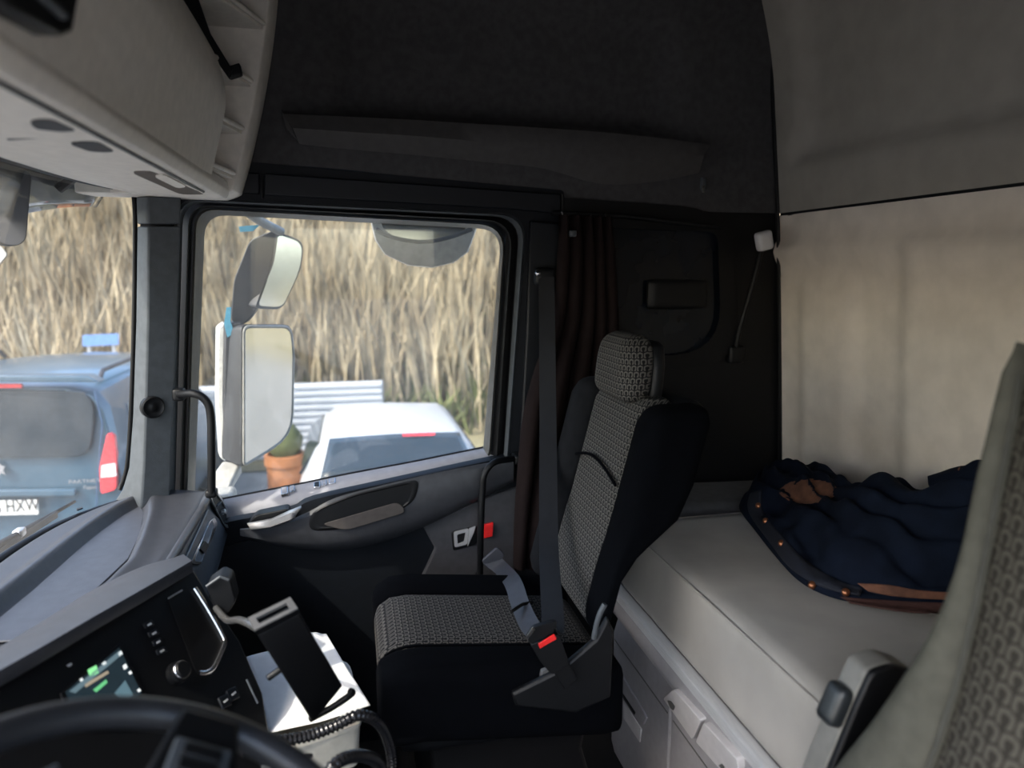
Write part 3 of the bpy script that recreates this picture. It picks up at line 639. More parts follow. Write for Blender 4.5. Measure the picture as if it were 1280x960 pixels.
ta, tb, tcn, td = cf[0], cf[1], cf[1]-PC.n*.022, cf[0]-PC.n*.022
upv = (cf[0]-cf[3]).normalized()
def tp(s, t, h=0): return ta+(tb-ta)*s-PC.n*(.024*t-.001)+upv*h
mk('top_rim', ringfaces([tp(0, -.1, .012), tp(1, -.1, .012), tp(1, 1.2, .012), tp(0, 1.2, .012)], [tp(.14, .22, .012), tp(.86, .22, .012), tp(.86, .85, .012), tp(.14, .85, .012)]), mat('lit_edge_grey_plastic', (.16, .155, .15), .35), bd, solid=.006)  # rim's paler grey stands for light from the windscreen
mk('top_collar', loft([[tp(0, -.1, 0), tp(1, -.1, 0), tp(1, 1.2, 0), tp(0, 1.2, 0)], [tp(0, -.1, .012), tp(1, -.1, .012), tp(1, 1.2, .012), tp(0, 1.2, .012)]], caps=False), BLACKPL, bd, solid=.002)
lipc = [cf[2]+PC.n*.03+(cf[2]-cf[3])*.06, cf[3]+PC.n*.004-(cf[2]-cf[3])*.0]
mk('bottom_lip', tube(smooth_path([cf[3]-PC.n*.01, cf[3].lerp(cf[2], .5)+PC.n*.012, lipc[0], lipc[0]+upv*.012], 4), .007, 8), BLACKPL, pm, smooth=True)
mk('side_button', lathe(PC.at(345, 846, -.008), PC.n.cross(upv), [(.006, -.012), (.006, .012), (.004, .014), (0, .014)], 12), BLACKPL, pm, smooth=True)

TZ = .655
tr = thing('storage_tray', 'cloudy plastic tray on the centre tunnel under white papers', 'tray', PZ(390, 900, .5))
TRO = [PZ(x, y, TZ) for x, y in rq([(300, 838), (436, 826), (452, 905), (315, 950)], [6, 16, 10, 10], 4)]
mk('tray_wall', loft([[p+Vector((0, 0, .0)) for p in TRO], [p+Vector((0, 0, -.095)) for p in shr(TRO, .95)], [p+Vector((0, 0, -.095)) for p in shr(TRO, .93)], [p+Vector((0, 0, 0)) for p in shr(TRO, .965)]], caps=False), TRAYPL, tr, smooth=True)
mk('tray_rim', loft([[p+Vector((0, 0, .003)) for p in shr(TRO, 1.015)], [p-Vector((0, 0, .006)) for p in shr(TRO, 1.015)], [p-Vector((0, 0, .006)) for p in shr(TRO, .96)], [p+Vector((0, 0, .003)) for p in shr(TRO, .96)], [p+Vector((0, 0, .003)) for p in shr(TRO, 1.015)]], caps=False), TRAYPL, tr, smooth=True)
mk('tray_floor', prism([p+Vector((0, 0, -.097)) for p in shr(TRO, .95)], (0, 0, .004)), TRAYPL, tr)
ct = tag(mk('engine_tunnel', box((-.36, .92, 0), (.10, 1.22, .50)), BLACKPL, bevel=.03, seg=3), 'black padded engine tunnel between the two seats', 'tunnel')
ct2 = tag(mk('storage_pedestal', prism([p+Vector((0, 0, -.1)) for p in shr(TRO, .88)], (0, 0, -.552)), BLACKPL, bevel=.01), 'dark pedestal on the floor carrying the plastic tray', 'pedestal')
def sheet(name, px, z, label, amp, grp=None):
    c = [PZ(x, y, z) for x, y in px]
    def f(u, v):
        p = c[0].lerp(c[1], u).lerp(c[3].lerp(c[2], u), v); p.z += amp*(mn.noise(Vector((u*2.2+z*40, v*2.2, 3)))+.5*math.sin(u*5+v*3))+.004; return p
    return tag(mk(name, grid(f, 14, 14), PAPER, smooth=2, solid=.0006), label, 'paper')
sheet('paper_sheet', ((308, 824), (395, 800), (448, 893), (335, 918)), TZ+.008, 'white paper sheet with wavy surface beneath the phone cradle', .005)
sheet('paper_sheet', ((386, 792), (408, 794), (463, 884), (425, 898)), TZ+.024, 'narrow bluish white paper leaf poking out right of the phone cradle', .003)
def hose(name, pts, r, label):
    path = smooth_path(pts, 26); rr = []
    # resample to even steps so the ribs are regular
    L = sum((path[i+1]-path[i]).length for i in range(len(path)-1)); n = int(L/.0022); P_ = [poly_at(path, k/n) for k in range(n+1)]
    rr = [r*(1.0 if (k//2) % 2 == 0 else .80) for k in range(n+1)]
    return tag(mk(name, tube(P_, rr, 12), HOSE, smooth=2), label, 'hose')
hose('corrugated_hose', [PY(x, y, Y) for x, y, Y in ((300, 940, 1.24), (335, 929, 1.26), (385, 920, 1.285), (420, 907, 1.30), (447, 894, 1.31), (470, 901, 1.33), (484, 922, 1.36), (490, 960, 1.38), (480, 1020, 1.36))], .0115, 'black corrugated hose looping over the front of the tray')
hose('corrugated_hose', [PY(x, y, Y) for x, y, Y in ((400, 985, 1.12), (416, 958, 1.13), (438, 946, 1.16), (462, 947, 1.20), (476, 960, 1.24), (484, 1000, 1.26))], .0115, 'black corrugated hose end curling up at the bottom edge')
tag(mk('cable_end', tube([PY(325, 952, 1.18), PY(360, 951, 1.19), PY(384, 946, 1.20), (PY(391, 944, 1.20))], [.006, .007, .006, .003], 10), BLACKPL, smooth=True), 'thin black rod lying in front of the plastic tray', 'cable')

# ================================================================== PASSENGER SEAT
ps = thing('passenger_seat', 'passenger seat with patterned grey cloth centre, black side bolsters and headrest', 'seat', (.35, 1.65, 0))
def cush(cx, cy, top):
    def f(q):
        x = cx+q.x; return Vector((x, cy+q.y, top-.11*x+q.z*(1.0 if q.z > 0 else 1)-.02*sst(.12, .02, x)))
    return f
mk('cushion_centre', rbox((.265, .155, .06), .045, 9, cush(.30, 1.655, .718), lambda q: (q.y, q.x-q.z)), WEAVE_P, ps, smooth=2)
mk('cushion_bolster', rbox((.275, .060, .090), .032, 8, cush(.305, 1.455, .697)), SEATBLK, ps, smooth=2)
mk('cushion_bolster', rbox((.272, .060, .085), .05, 8, cush(.305, 1.858, .706)), SEATBLK, ps, smooth=2)
mk('cushion_piping', tube([Vector((x, 1.507, .781-.11*x-.02*sst(.12, .02, x)-.012*sst(.08, .03, x))) for x in [.05+.02*k for k in range(25)]], .0035, 6), SEATBLK, ps, smooth=True)
def bk(cx, cy, cz, lean=.25, front=None):
    def f(q):
        z = cz+q.z; x = cx+q.x
        if front is not None: x = front+(x-front)*lerp(.22, 1, sst(.92, 1.08, z))     # the lower back tapers to the hinge
        return Vector((x+lean*(z-.79), cy+q.y, z))
    return f
mk('backrest_centre', rbox((.05, .165, .265), .04, 9, bk(.572, 1.68, 1.035, front=.524)), WEAVE_P, ps, smooth=2)
mk('backrest_seam', tube([Vector((.515+.25*(1.10-.79), 1.53+.30*k/10, 1.10+.03*math.sin(math.pi*k/10))) for k in range(11)], .004, 6), SEATBLK, ps, smooth=True)
mk('backrest_bolster', rbox((.080, .055, .255), .045, 9, bk(.582, 1.462, 1.045, front=.505)), SEATBLK, ps, smooth=2)
mk('backrest_bolster', rbox((.085, .055, .285), .045, 9, bk(.575, 1.905, 1.015)), mat('grey_seat_bolster_cloth', (.008, .0085, .010), .95, bump=.4, bscale=700, spec=.1), ps, smooth=2)
mk('backrest_shell', rbox((.03, .225, .27), .025, 8, bk(.635, 1.69, 1.03, front=.515)), BLACKPL, ps, smooth=2)
mk('headrest', rbox((.042, .115, .082), .04, 8, lambda q: Vector((.662+q.x+.10*q.z, 1.675+q.y*(1-.25*sst(0, .09, q.z)), 1.362+q.z))), WEAVE_P, ps, smooth=2)
mk('headrest_shell', rbox((.02, .105, .075), .018, 6, lambda q: Vector((.712+q.x+.10*q.z, 1.675+q.y*(1-.25*sst(0, .09, q.z)), 1.352+q.z))), BLACKPL, ps, smooth=2)
mk('seat_pan', rbox((.26, .21, .05), .03, 6, lambda q: Vector((.33+q.x, 1.655+q.y, .585+q.z))), BLACKPL, ps, smooth=2)
mk('suspension_bellows', loft([[Vector((.33+a*s, 1.655+b*s, z)) for a, b in ((-.19, -.17), (.19, -.17), (.19, .17), (-.19, .17))] for z, s in ((.10, .95), (.16, 1.03), (.22, .95), (.28, 1.03), (.34, .95), (.40, 1.03), (.46, .95), (.54, 1.0))]), RUBBER, ps, bevel=.01)
mk('base_plate', box((.10, 1.46, 0), (.58, 1.86, .10)), BLACKPL, ps, bevel=.01)
mk('side_cover', prism([PY(x, y, 1.372) for x, y in ((640, 868), (700, 838), (745, 800), (760, 772), (768, 790), (764, 872), (720, 892), (645, 884))], (0, .018, 0)), BLACKPL, ps, bevel=.006)
mk('recliner_lever', tube(smooth_path([PY(742, 798, 1.368), PY(748, 772, 1.365), PY(756, 755, 1.363)], 4), .006, 8), PILLAR, ps, smooth=True)
mk('side_flap', prism([PY(x, y, 1.40) for x, y in ((676, 836), (690, 830), (700, 842), (672, 852))], (0, -.012, 0)), mat('grey_flap_plastic', (.10, .10, .10), .5), ps)

# seat belt of the passenger seat
sb = thing('seat_belt', 'black seat belt hanging beside the passenger seat with red release button', 'seat belt', (.45, 1.6, .7))
sp_ = smooth_path([PY(x, y, Y) for x, y, Y in ((683, 346, 2.215), (684, 420, 2.12), (685, 540, 1.95), (686, 680, 1.68), (691, 775, 1.40), (688, 790, 1.362))], 6)
mk('shoulder_strap', ribbon(sp_, RT, .0245), BELT, sb, smooth=True)
CP = Plane((0, 1.5, .790), (0, 1.8, .790), (.5, 1.5, .735))                 # just above the cushion
lp_ = smooth_path([PY(610, 696, 2.03), PY(628, 712, 1.985), CP.at(640, 738, .022), CP.at(650, 762, .012), CP.at(661, 784, .008), CP.at(670, 797, .012), PY(678, 801, 1.375)], 6)
mk('lap_strap', ribbon(lp_, [Vector((.85, .1, .35))]*len(lp_), .0235), BELT2, sb, smooth=True)
mk('anchor_plate', prism([PY(x, y, 2.02) for x, y in rq([(602, 702), (622, 684), (632, 694), (612, 714)], 4, 3)], (0, .012, 0)), BELT2, sb, bevel=.002)
mk('strap_keeper', tube([CP.at(638, 774, .02), CP.at(651, 766, .022), CP.at(664, 762, .02)], .0045, 6), RUBBER, sb, smooth=True)
mk('tongue', prism([PY(x, y, 1.352) for x, y in rq([(658, 798), (667, 784), (696, 776), (696, 789), (664, 806)], 3, 3)], (0, .012, 0)), BLACKPL, sb, bevel=.002)
mk('tongue_edge', prism([PY(x, y, 1.350) for x, y in ((658, 797), (666, 784), (669, 787), (660, 799))], (0, .003, 0)), CHROME, sb)
bkl = mk('buckle', prism([PY(x, y, 1.345) for x, y in rq([(663, 806), (699, 793), (712, 830), (690, 844), (676, 828)], 4, 3)], (0, .028, 0)), BLACKPL, sb, bevel=.003)
mk('release_button', prism([PY(x, y, 1.343) for x, y in ((673, 805), (693, 793), (696, 799), (675, 811))], (0, .004, 0)), RED, bkl, bevel=.001)
mk('buckle_stalk', prism([PY(x, y, 1.355) for x, y in ((690, 838), (710, 826), (722, 850), (706, 862))], (0, .012, 0)), BLACKPL, sb, bevel=.002)
mk('upper_guide', rbox((.035, .02, .03), .015, 5, lambda q: q+PY(681, 346, 2.235)), BLACKPL, sb, smooth=2)
mk('guide_bolt', lathe(PY(673, 342, 2.20), (0, -1, 0), [(.008, -.02), (.008, .002), (.005, .005), (0, .005)], 12), CHROME, sb, smooth=True)
# B-pillar cover strip behind belt
mk('pillar_cover', prism(onY([(661, 276), (700, 280), (690, 480), (655, 700), (640, 700), (648, 560), (656, 420)], 2.292), (0, -.022, 0)), BLUEBLK, wp, bevel=.006)

# ================================================================== GRAB HANDLES
gh = thing('grab_handle', 'black bent grab handle on the windscreen pillar above the dash', 'grab handle', PY(264, 605, 2.17), 'grab handles')
mk('bar', tube(smooth_path([PY(x, y, Y) for x, y, Y in ((220, 494, 2.23), (228, 493, 2.20), (242, 492, 2.17), (256, 499, 2.165), (263, 516, 2.165), (264.5, 560, 2.165), (264.5, 616, 2.18))], 5), .0115, 12), BLACKPL, gh, smooth=True)
mk('foot', rbox((.016, .02, .018), .008, 4, lambda q: q+PY(224, 493, 2.225)), BLACKPL, gh, smooth=True)
mk('foot', rbox((.016, .02, .012), .008, 4, lambda q: q+PY(264.5, 616, 2.19)), BLACKPL, gh, smooth=True)
gh2 = thing('grab_handle', 'tall black grab handle at the door edge beside the red tab', 'grab handle', PY(601, 720, 2.2), 'grab handles')
mk('bar', tube(smooth_path([PY(x, y, Y) for x, y, Y in ((648, 573, 2.25), (636, 574, 2.22), (618, 578, 2.19), (606, 592, 2.18), (603, 612, 2.18), (601, 660, 2.18), (600, 722, 2.20))], 5), .0105, 12), BLACKPL, gh2, smooth=True)
mk('foot', rbox((.014, .03, .016), .008, 4, lambda q: q+PY(646, 573, 2.25)), BLACKPL, gh2, smooth=True)
mk('foot', rbox((.014, .03, .016), .008, 4, lambda q: q+PY(600, 724, 2.22)), BLACKPL, gh2, smooth=True)

# ================================================================== CURTAIN
cu = thing('curtain', 'dark brown gathered curtain hanging between side window and seat', 'curtain', PY(690, 640, 2.2))
CLl = smooth_path([PY(x, y, Y) for x, y, Y in ((698, 268, 2.21), (697, 330, 2.20), (690, 400, 2.19), (668, 470, 2.17), (655, 525, 2.16), (647, 600, 2.15), (643, 660, 2.15), (642, 710, 2.15))], 6)
CRr = smooth_path([PY(x, y, Y) for x, y, Y in ((768, 272, 2.22), (772, 330, 2.21), (778, 400, 2.20), (782, 470, 2.20), (784, 525, 2.20), (770, 590, 2.19), (735, 650, 2.18), (710, 706, 2.18))], 6)
def curt(u, v):
    p = poly_at(CLl, v).lerp(poly_at(CRr, v), u); k = u*5.2*2*math.pi+1.5*math.sin(v*3)+.8*math.sin(u*9)
    p.y += (.020+.008*v)*math.sin(k); p.x += .010*math.cos(k*1.0)*sst(0, .1, v); return p
mk('cloth', grid(curt, 90, 40), CURT, cu, smooth=2)
mk('rail', tube([PY(690, 266, 2.24), PY(780, 270, 2.24), PY(900, 284, 2.24)], .008, 8), BLACKPL, cu, smooth=True)
for k in range(4): mk('hook', torus(PY(702+18*k, 269, 2.23), (1, 0, 0), .009, .002, 14, 6), SILVER if k == 0 else BLACKPL, cu)
mk('tie_clip', rbox((.010, .01, .010), .004, 3, lambda q: q+PY(716, 292, 2.18)), PILLAR, cu, smooth=True)

# ================================================================== READING LAMP, COAT HOOK
rl = thing('reading_lamp', 'small gooseneck reading lamp with pale square head near the rear corner', 'lamp', PY(919, 455, 2.27))
mk('lamp_head', rbox((.028, .018, .032), .012, 6, lambda q: Matrix.Rotation(R(-14), 3, 'Y') @ q+PY(955, 301, 2.225)), LAMPGL, rl, smooth=2)
mk('lamp_bezel', rbox((.032, .012, .036), .012, 6, lambda q: Matrix.Rotation(R(-14), 3, 'Y') @ q+PY(955.5, 301, 2.245)), BLACKPL, rl, smooth=2)
mk('gooseneck', tube(smooth_path([PY(x, y, Y) for x, y, Y in ((951, 314, 2.25), (945, 340, 2.25), (936, 372, 2.26), (925, 410, 2.27), (920, 434, 2.28))], 6), .0085, 10), BLACKPL, rl, smooth=True)
mk('lamp_base', rbox((.03, .02, .032), .01, 4, lambda q: q+PY(919, 443, 2.29)), BLACKPL, rl, smooth=True)
hk = thing('coat_hook', 'small grey coat hook under the right end of the ledge', 'hook', PY(879, 240, 2.28))
mk('hook_plate', rbox((.010, .008, .022), .006, 4, lambda q: q+PY(879, 230, 2.288)), PILLAR, hk, smooth=True)
mk('hook_arm', tube(smooth_path([PY(879, 233, 2.28), PY(879, 239, 2.262), PY(879, 234, 2.25)], 4), .005, 8), FRAMEPL, hk, smooth=True)

# ================================================================== BUNK
bb = thing('bunk_base', 'grey plastic bunk base with drawers, pale push panels and aluminium edge rail', 'bunk base', (1.1, 1.0, 0))
BX = .735
YE = 1.935
mk('carcass', box((.80, -.10, .02), (1.50, YE-.02, .60)), BUNKPL, bb)
mk('top_board', box((.755, -.10, .60), (1.50, YE, .668)), BUNKPL, bb)
mk('edge_rail', loft([[Vector((x, y, z)) for x, z in ((.735, .640), (.731, .645), (.733, .668), (.742, .674), (.76, .674), (.76, .640))] for y in (-.10, .5, 1.2, YE-.03, YE-.004)]), ALU, bb, bevel=.001)
mk('upper_fascia', loft([[Vector((x, y, z)) for x, z in ((.738, .640), (.737, .60), (.745, .575), (.80, .570), (.80, .640))] for y in (-.10, .5, 1.2, YE-.02, YE)]), BUNKPL, bb, bevel=.003)
# drawer fronts
def drawer(y0, y1, x0, z0, z1, hx=True):
    d = mk('drawer', loft([[Vector((x, y, z)) for x, z in ((x0+.05, z0), (x0+.012, z0), (x0, z0+.05), (x0, z1-.06), (x0+.016, z1), (x0+.05, z1))] for y in (y0, y1)]), BUNKPL, bb, bevel=.006)
    mk('drawer_line', box((x0-.001, y0+.012, z1-.082), (x0+.004, y1-.012, z1-.078)), FRAMEPL, d)
    return d
dA = drawer(1.53, YE-.004, .752, .10, .568)
DPl = Plane((.752, 1.6, .3), (.752, 1.8, .3), (.752, 1.7, .5))
hp = [(775, 837), (807, 890), (810, 897), (806, 906), (781, 866)]
h1 = mk('handle', prism([DPl.at(x, y, .0) for x, y in hp], Vector((-.006, 0, 0))), BUNKPL, dA, bevel=.002)
mk('handle_slot', prism([DPl.at(x, y, .0065) for x, y in ((781, 866), (797, 890), (796, 893), (780, 869))], Vector((-.002, 0, 0))), BLACKPL, dA)
mk('handle_scoop', prism([DPl.at(x, y, .0) for x, y in ((780, 876), (803, 911), (801, 928), (781, 898))], Vector((-.004, 0, 0))), BUNKLT, dA, bevel=.003)
dB = drawer(1.10, 1.522, .752, .10, .568); dC = drawer(.3, 1.092, .752, .10, .568)
# pale push panels below the rail
PPl = Plane((.734, 1.2, .6), (.734, 1.5, .6), (.742, 1.4, .55))
for pts in (((832, 872), (845, 860), (880, 899), (869, 924)), ((873, 926), (883, 902), (925, 947), (928, 962), (905, 962))):
    p_ = mk('push_panel', prism([PPl.at(x, y, -.012) for x, y in rq(pts, 3, 3)], PPl.n*.02), BUNKLT, bb, bevel=.002)
mk('panel_symbol', prism([PPl.at(x, y, .0085) for x, y in rq([(838, 874), (843, 875), (848, 882), (846, 887), (842, 884)], 1.5, 2)], PPl.n*.0006), FRAMEPL, bb)
mk('panel_symbol', prism([PPl.at(x, y, .0085) for x, y in rq([(903, 955), (907, 953), (911, 958), (907, 960)], 1, 2)], PPl.n*.0006), FRAMEPL, bb)
ma = thing('mattress', 'thick grey velour mattress on the bunk along the rear wall', 'mattress', (1.1, 1.0, .675))
def mdef(q):
    p = Vector((1.115+q.x, .905+q.y, .775+q.z))
    p.x += .015*sst(.0, .12, .875-p.z) * (-1 if q.x < 0 else 0)*0
    if q.x < 0: p.x += .02*(q.z+.1)/.2
    p.z += .006*mn.noise(p*5)*(1 if q.z > 0 else 0)
    return p
mk('mattress_body', rbox((.372, 1.0, .098), .03, 26, mdef), MATTR, ma, smooth=2)
mk('seam_piping', tube([Vector((.763+.010*0, -.07+1.93*k/40, .862)) for k in range(41)]+[Vector((.775, 1.885, .862)), Vector((.80, 1.903, .862)), Vector((1.0, 1.905, .862)), Vector((1.46, 1.905, .862))], .0028, 6), MATTR, ma, smooth=True)
tag(mk('end_cushion', rbox((.27, .14, .050), .04, 8, lambda q: Vector((1.20+q.x, 2.12+q.y, .812+q.z-.03*q.x))), mat('dark_grey_velour', (.06, .06, .062), .95, bump=.3), smooth=2), 'dark grey cushion filling the gap behind the mattress end', 'cushion')
tag(mk('end_locker', box((.92, 1.96, .02), (1.49, 2.28, .742)), BLACKPL, bevel=.01), 'black locker between mattress end and side wall', 'locker')

# ================================================================== JACKET
jk = thing('jacket', 'crumpled navy padded jacket with brown corduroy trim lying on the mattress', 'jacket', PZ(1080, 700, .875))
JL = [PZ(x, y, .884) for x, y in ((950, 606), (932, 622), (925, 637), (944, 664), (970, 697), (998, 727), (1030, 745), (1075, 757), (1130, 765), (1190, 770), (1260, 775))]
JT = [PX(x, y, X) for x, y, X in ((955, 597, 1.30), (972, 588, 1.33), (1000, 582, 1.34), (1035, 592, 1.34), (1062, 605, 1.33), (1092, 611, 1.32), (1118, 598, 1.32), (1150, 612, 1.32), (1180, 606, 1.33), (1205, 590, 1.34), (1270, 590, 1.34))]
JL = smooth_path(JL, 5); JT = smooth_path(JT, 5)
def jac(u, v):
    a = poly_at(JL, v); b = poly_at(JT, v); b.z = max(b.z, .90)
    p = a.lerp(b, u); e = min(u, 1-u*.6, v*1.6+.15)
    puff = .055*math.sin(math.pi*min(1, u*1.05))**.6*min(1, .4+v*2)
    fold = mn.noise(p*9)*.030+mn.noise(p*22+Vector((3, 1, 2)))*.013+.012*math.sin(26*u+6*v+5*mn.noise(p*5))
    p.z += puff+fold*sst(0, .12, u)+.003
    p.x += .012*mn.noise(p*13+Vector((9, 0, 0)))*sst(0, .1, u)
    p.z = max(p.z, .8805); p.x = min(p.x, 1.44)
    return p
jg = grid(jac, 90, 110)
jb = mk('jacket_body', jg, NAVY, jk, smooth=2, solid=.004)
from mathutils.bvhtree import BVHTree
JB = BVHTree.FromPolygons([tuple(v) for v in jg[0]], [tuple(f) for f in jg[1]])
def onj(x, y, off=.004):
    h = JB.ray_cast(CAM, ray(x, y).normalized())
    p = h[0] if h[0] else PZ(x, y, .92)
    return p-ray(x, y).normalized()*off
def jpatch(name, cx, cy, rx, ry, m, off=.005, rot=0, n=9):
    def f(u, v):
        r_ = math.sqrt(u) if 0 else u; a = 2*math.pi*v; dx = rx*r_*math.cos(a); dy = ry*r_*math.sin(a)
        return onj(cx+dx*math.cos(rot)-dy*math.sin(rot), cy+dx*math.sin(rot)+dy*math.cos(rot), off*(1 if u < .95 else .4))
    return mk(name, grid(f, n, 28), m, jk, smooth=2)
jpatch('elbow_patch', 1010, 614, 37, 16, CORD, .006, -.03)
def jstrip(name, A, B, m, off, n=30, k=5):
    A = smooth_path([Vector((x, y, 0)) for x, y in A], 6); B = smooth_path([Vector((x, y, 0)) for x, y in B], 6)
    def f(u, v):
        p = poly_at(A, u).lerp(poly_at(B, u), v); return onj(p.x, p.y, off)
    return mk(name, grid(f, n, k), m, jk, smooth=2, solid=.004)
jstrip('hem_band', [(1072, 729), (1110, 731), (1150, 738), (1200, 741)], [(1085, 739), (1115, 745), (1150, 748), (1195, 750)], CORD, .006)
jstrip('hem_band', [(1050, 746), (1090, 749), (1140, 752), (1195, 754)], [(1062, 753), (1095, 759), (1140, 765), (1190, 767)], mat('dark_brown_corduroy', (.05, .018, .013), .9, bump=.6, bscale=400), .006)
jstrip('front_placket', [(938, 617), (936, 640), (960, 675), (990, 712), (1030, 735), (1075, 745)], [(952, 612), (954, 640), (976, 668), (1006, 700), (1045, 725), (1078, 735)], mat('dark_navy_placket', (.004, .006, .014), .8, bump=.3), .008, 40)
for x, y in ((948, 632), (957, 651), (977, 679), (1015, 731), (1057, 740)):
    p = onj(x, y, .012); mk('snap', lathe(p, (CAM-p)+Vector((0, 0, .6)), [(.0085, -.006), (.0085, .002), (.006, .005), (.002, .006), (0, .006)], 14), SNAP, jk, smooth=True)
mk('collar_roll', tube(smooth_path([PX(1165, 612, 1.36), PX(1185, 606, 1.38), PX(1207, 600, 1.39), PX(1240, 605, 1.39)], 5), [.02]+[.034]*13+[.03, .02], 12), NAVY, jk, smooth=True)
mk('collar_trim', torus(PX(1201, 600, 1.385), (.6, -.8, .1), .030, .004, 20, 6), CORD, jk, smooth=True)

# ================================================================== DRIVER SEAT
dvs = thing('driver_seat', 'driver seat back with coarse patterned cloth and grey-green edge at right', 'seat', (.55, .5, 0))
DP = Plane((.73, .5, 1.066), (.73, .8, 1.066), (.841, .6, 1.496))
rows = [(430, 1281, 1283), (445, 1275, 1283), (470, 1262, 1281), (520, 1249, 1274), (560, 1240, 1266), (600, 1230, 1258), (640, 1222, 1250), (680, 1214, 1242), (720, 1203, 1234), (760, 1189, 1226), (800, 1171, 1217), (830, 1152, 1210), (860, 1130, 1202), (900, 1100, 1189), (940, 1066, 1176), (985, 1030, 1158), (1030, 1000, 1140)]
rings = []
for y, a, b in rows:
    A = DP.at(a, y); B = DP.at(b, y); w_ = (A-B); bul = min(.035, .015+w_.length*.35); r = []
    for k in range(9):
        t = math.pi*k/8; r.append((A+B)/2+w_*.5*math.cos(t)+DP.n*bul*math.sin(t))
    r += [B-DP.n*.07+w_*.1, A-DP.n*.065-w_*.05]; rings.append(r)
mk('backrest_bolster', loft(rings), BOLST_D, dvs, smooth=True)
DEr = [(y, b) for y, a, b in rows]
def dsf(u, v):
    y = lerp(440, 1030, v); k = max(i for i, (yy, b) in enumerate(DEr) if yy <= y); k = min(k, len(DEr)-2)
    xb = lerp(DEr[k][1], DEr[k+1][1], (y-DEr[k][0])/(DEr[k+1][0]-DEr[k][0]))
    A = DP.at(xb-1, y); B = Vector((A.x, .24, A.z)); p = A.lerp(B, u); return p+DP.n*(.028*min(1, math.sin(math.pi*min(.5, u*2.2+.04)))-.004)
gv = grid(dsf, 30, 40)
mk('backrest_centre', (gv[0], gv[1], [(-p.y, p.z*1.03) for p in gv[0]]), WEAVE_D, dvs, smooth=2)
mk('backrest_seam', tube([p+DP.n*.004 for p in [DP.at(b+1, y, .008) for y, a, b in rows[2:]]], .003, 6), mat('dark_seat_piping', (.05, .05, .042), .9), dvs, smooth=True)
mk('backrest_bolster', loft([[Vector((DP.at(1230, y).x*0+.73+.258*(z-1.066)+dx, yy, z)) for dx, yy in ((.0, .25), (-.04, .235), (-.05, .205), (-.03, .17), (.03, .16), (.06, .25))] for z, y in ((.74, 0), (1.0, 0), (1.3, 0), (1.5, 0))]), BOLST_D, dvs, smooth=True)
mk('backrest_shell', prism([Vector((.73+.258*(z-1.066)+.028, y, z)) for y, z in ((.20, .74), (.70, .74), (.70, 1.45), (.64, 1.53), (.26, 1.53), (.20, 1.45))], (.03, 0, 0)), BLACKPL, dvs, bevel=.012)
mk('headrest', rbox((.045, .13, .09), .04, 8, lambda q: Vector((.885+q.x+.1*q.z, .46+q.y, 1.62+q.z))), WEAVE_D, dvs, smooth=2)
mk('cushion', rbox((.24, .25, .06), .04, 8, lambda q: Vector((.42+q.x, .48+q.y, .655+q.z)), lambda q: (q.y, q.x-q.z)), WEAVE_D, dvs, smooth=2)
mk('seat_base', box((.22, .26, 0), (.60, .70, .60)), BLACKPL, dvs, bevel=.02)
# folded-up armrest with adjuster knob
AR = rq([(1060, 836), (1088, 827), (1118, 836), (1121, 856), (1100, 905), (1055, 975), (1030, 1015), (985, 1015), (1020, 930), (1040, 880)], [8, 8, 10, 8, 4, 4, 4, 4, 4, 4], 4)
ar = mk('armrest', prism([PY(p.x+24, p.y, .845) for p in AR], (0, -.012, 0)), BLACKPL, dvs, bevel=.004)
mk('armrest_cover', prism([PY(p.x+24, p.y, .847) for p in AR], (0, .042, 0)), mat('pale_grey_armrest_plastic', (.15, .145, .13), .45, bump=.1), ar, bevel=.006)
kc = PY(1050, 880, .868)
mk('adjuster_knob', rbox((.020, .020, .032), .012, 6, lambda q: Matrix.Rotation(R(22), 3, 'Y') @ q+kc+Vector((-.004, 0, .0))), mat('slate_knob_plastic', (.016, .019, .021), .4), ar, smooth=2)

# ================================================================== OUTSIDE: TRUCK MIRRORS, VISOR, WIPER
dm = thing('door_mirror', 'tall grey door mirror on a bent arm outside the passenger window', 'mirror', PY(280, 620, 2.62))
MYa, MYb = 2.80, 2.66
DGREY = mat('dark_mirror_housing', (.03, .03, .034), .5)
LGREY = mat('light_mirror_housing', (.42, .41, .39), .5)
def mface(pts, Ya, Yb, xa, xb):
    """pixels onto a pane that turns from depth Ya at its left edge to Yb at its right"""
    A = PY(xa, 480, Ya); B = PY(xb, 480, Yb); P_ = Plane(A, B, A+Vector((0, 0, .3))); return [P_.at(x, y) for x, y in pts], P_
mainp = rq([(304, 408), (362, 408), (366, 440), (364, 545), (304, 582)], [8, 10, 10, 28, 6], 4)
mg, MP = mface([(p.x, p.y) for p in mainp], 2.66, 2.90, 304, 366)
mh = mk('main_housing', loft([[MP.at(lerp(335, p.x, 1.07), lerp(495, p.y, 1.03), .0) for p in mainp], [MP.at(lerp(335, p.x, 1.09), lerp(495, p.y, 1.03), -.02) for p in mainp], [MP.at(lerp(325, p.x, .9), lerp(495, p.y, .96), -.10) for p in mainp], [MP.at(lerp(325, p.x, .6), lerp(495, p.y, .8), -.14) for p in mainp]]), DGREY, dm, smooth=True)
mk('glass_rim', tube([MP.at(lerp(335, p.x, 1.0), lerp(495, p.y, 1.0), .002) for p in mainp+mainp[:1]], .006, 8), LGREY, mh, smooth=True)
mk('main_glass', prism([MP.at(lerp(335, p.x, .96), lerp(495, p.y, .975), .004) for p in mainp], MP.n*-.003), MIRR, mh)
mk('housing_side', prism([PY(x, y, 2.70) for x, y in ((279, 404), (303, 402), (304, 500), (303, 584), (281, 578), (278, 500))], (-.02, .09, 0)), DGREY, dm, bevel=.01)
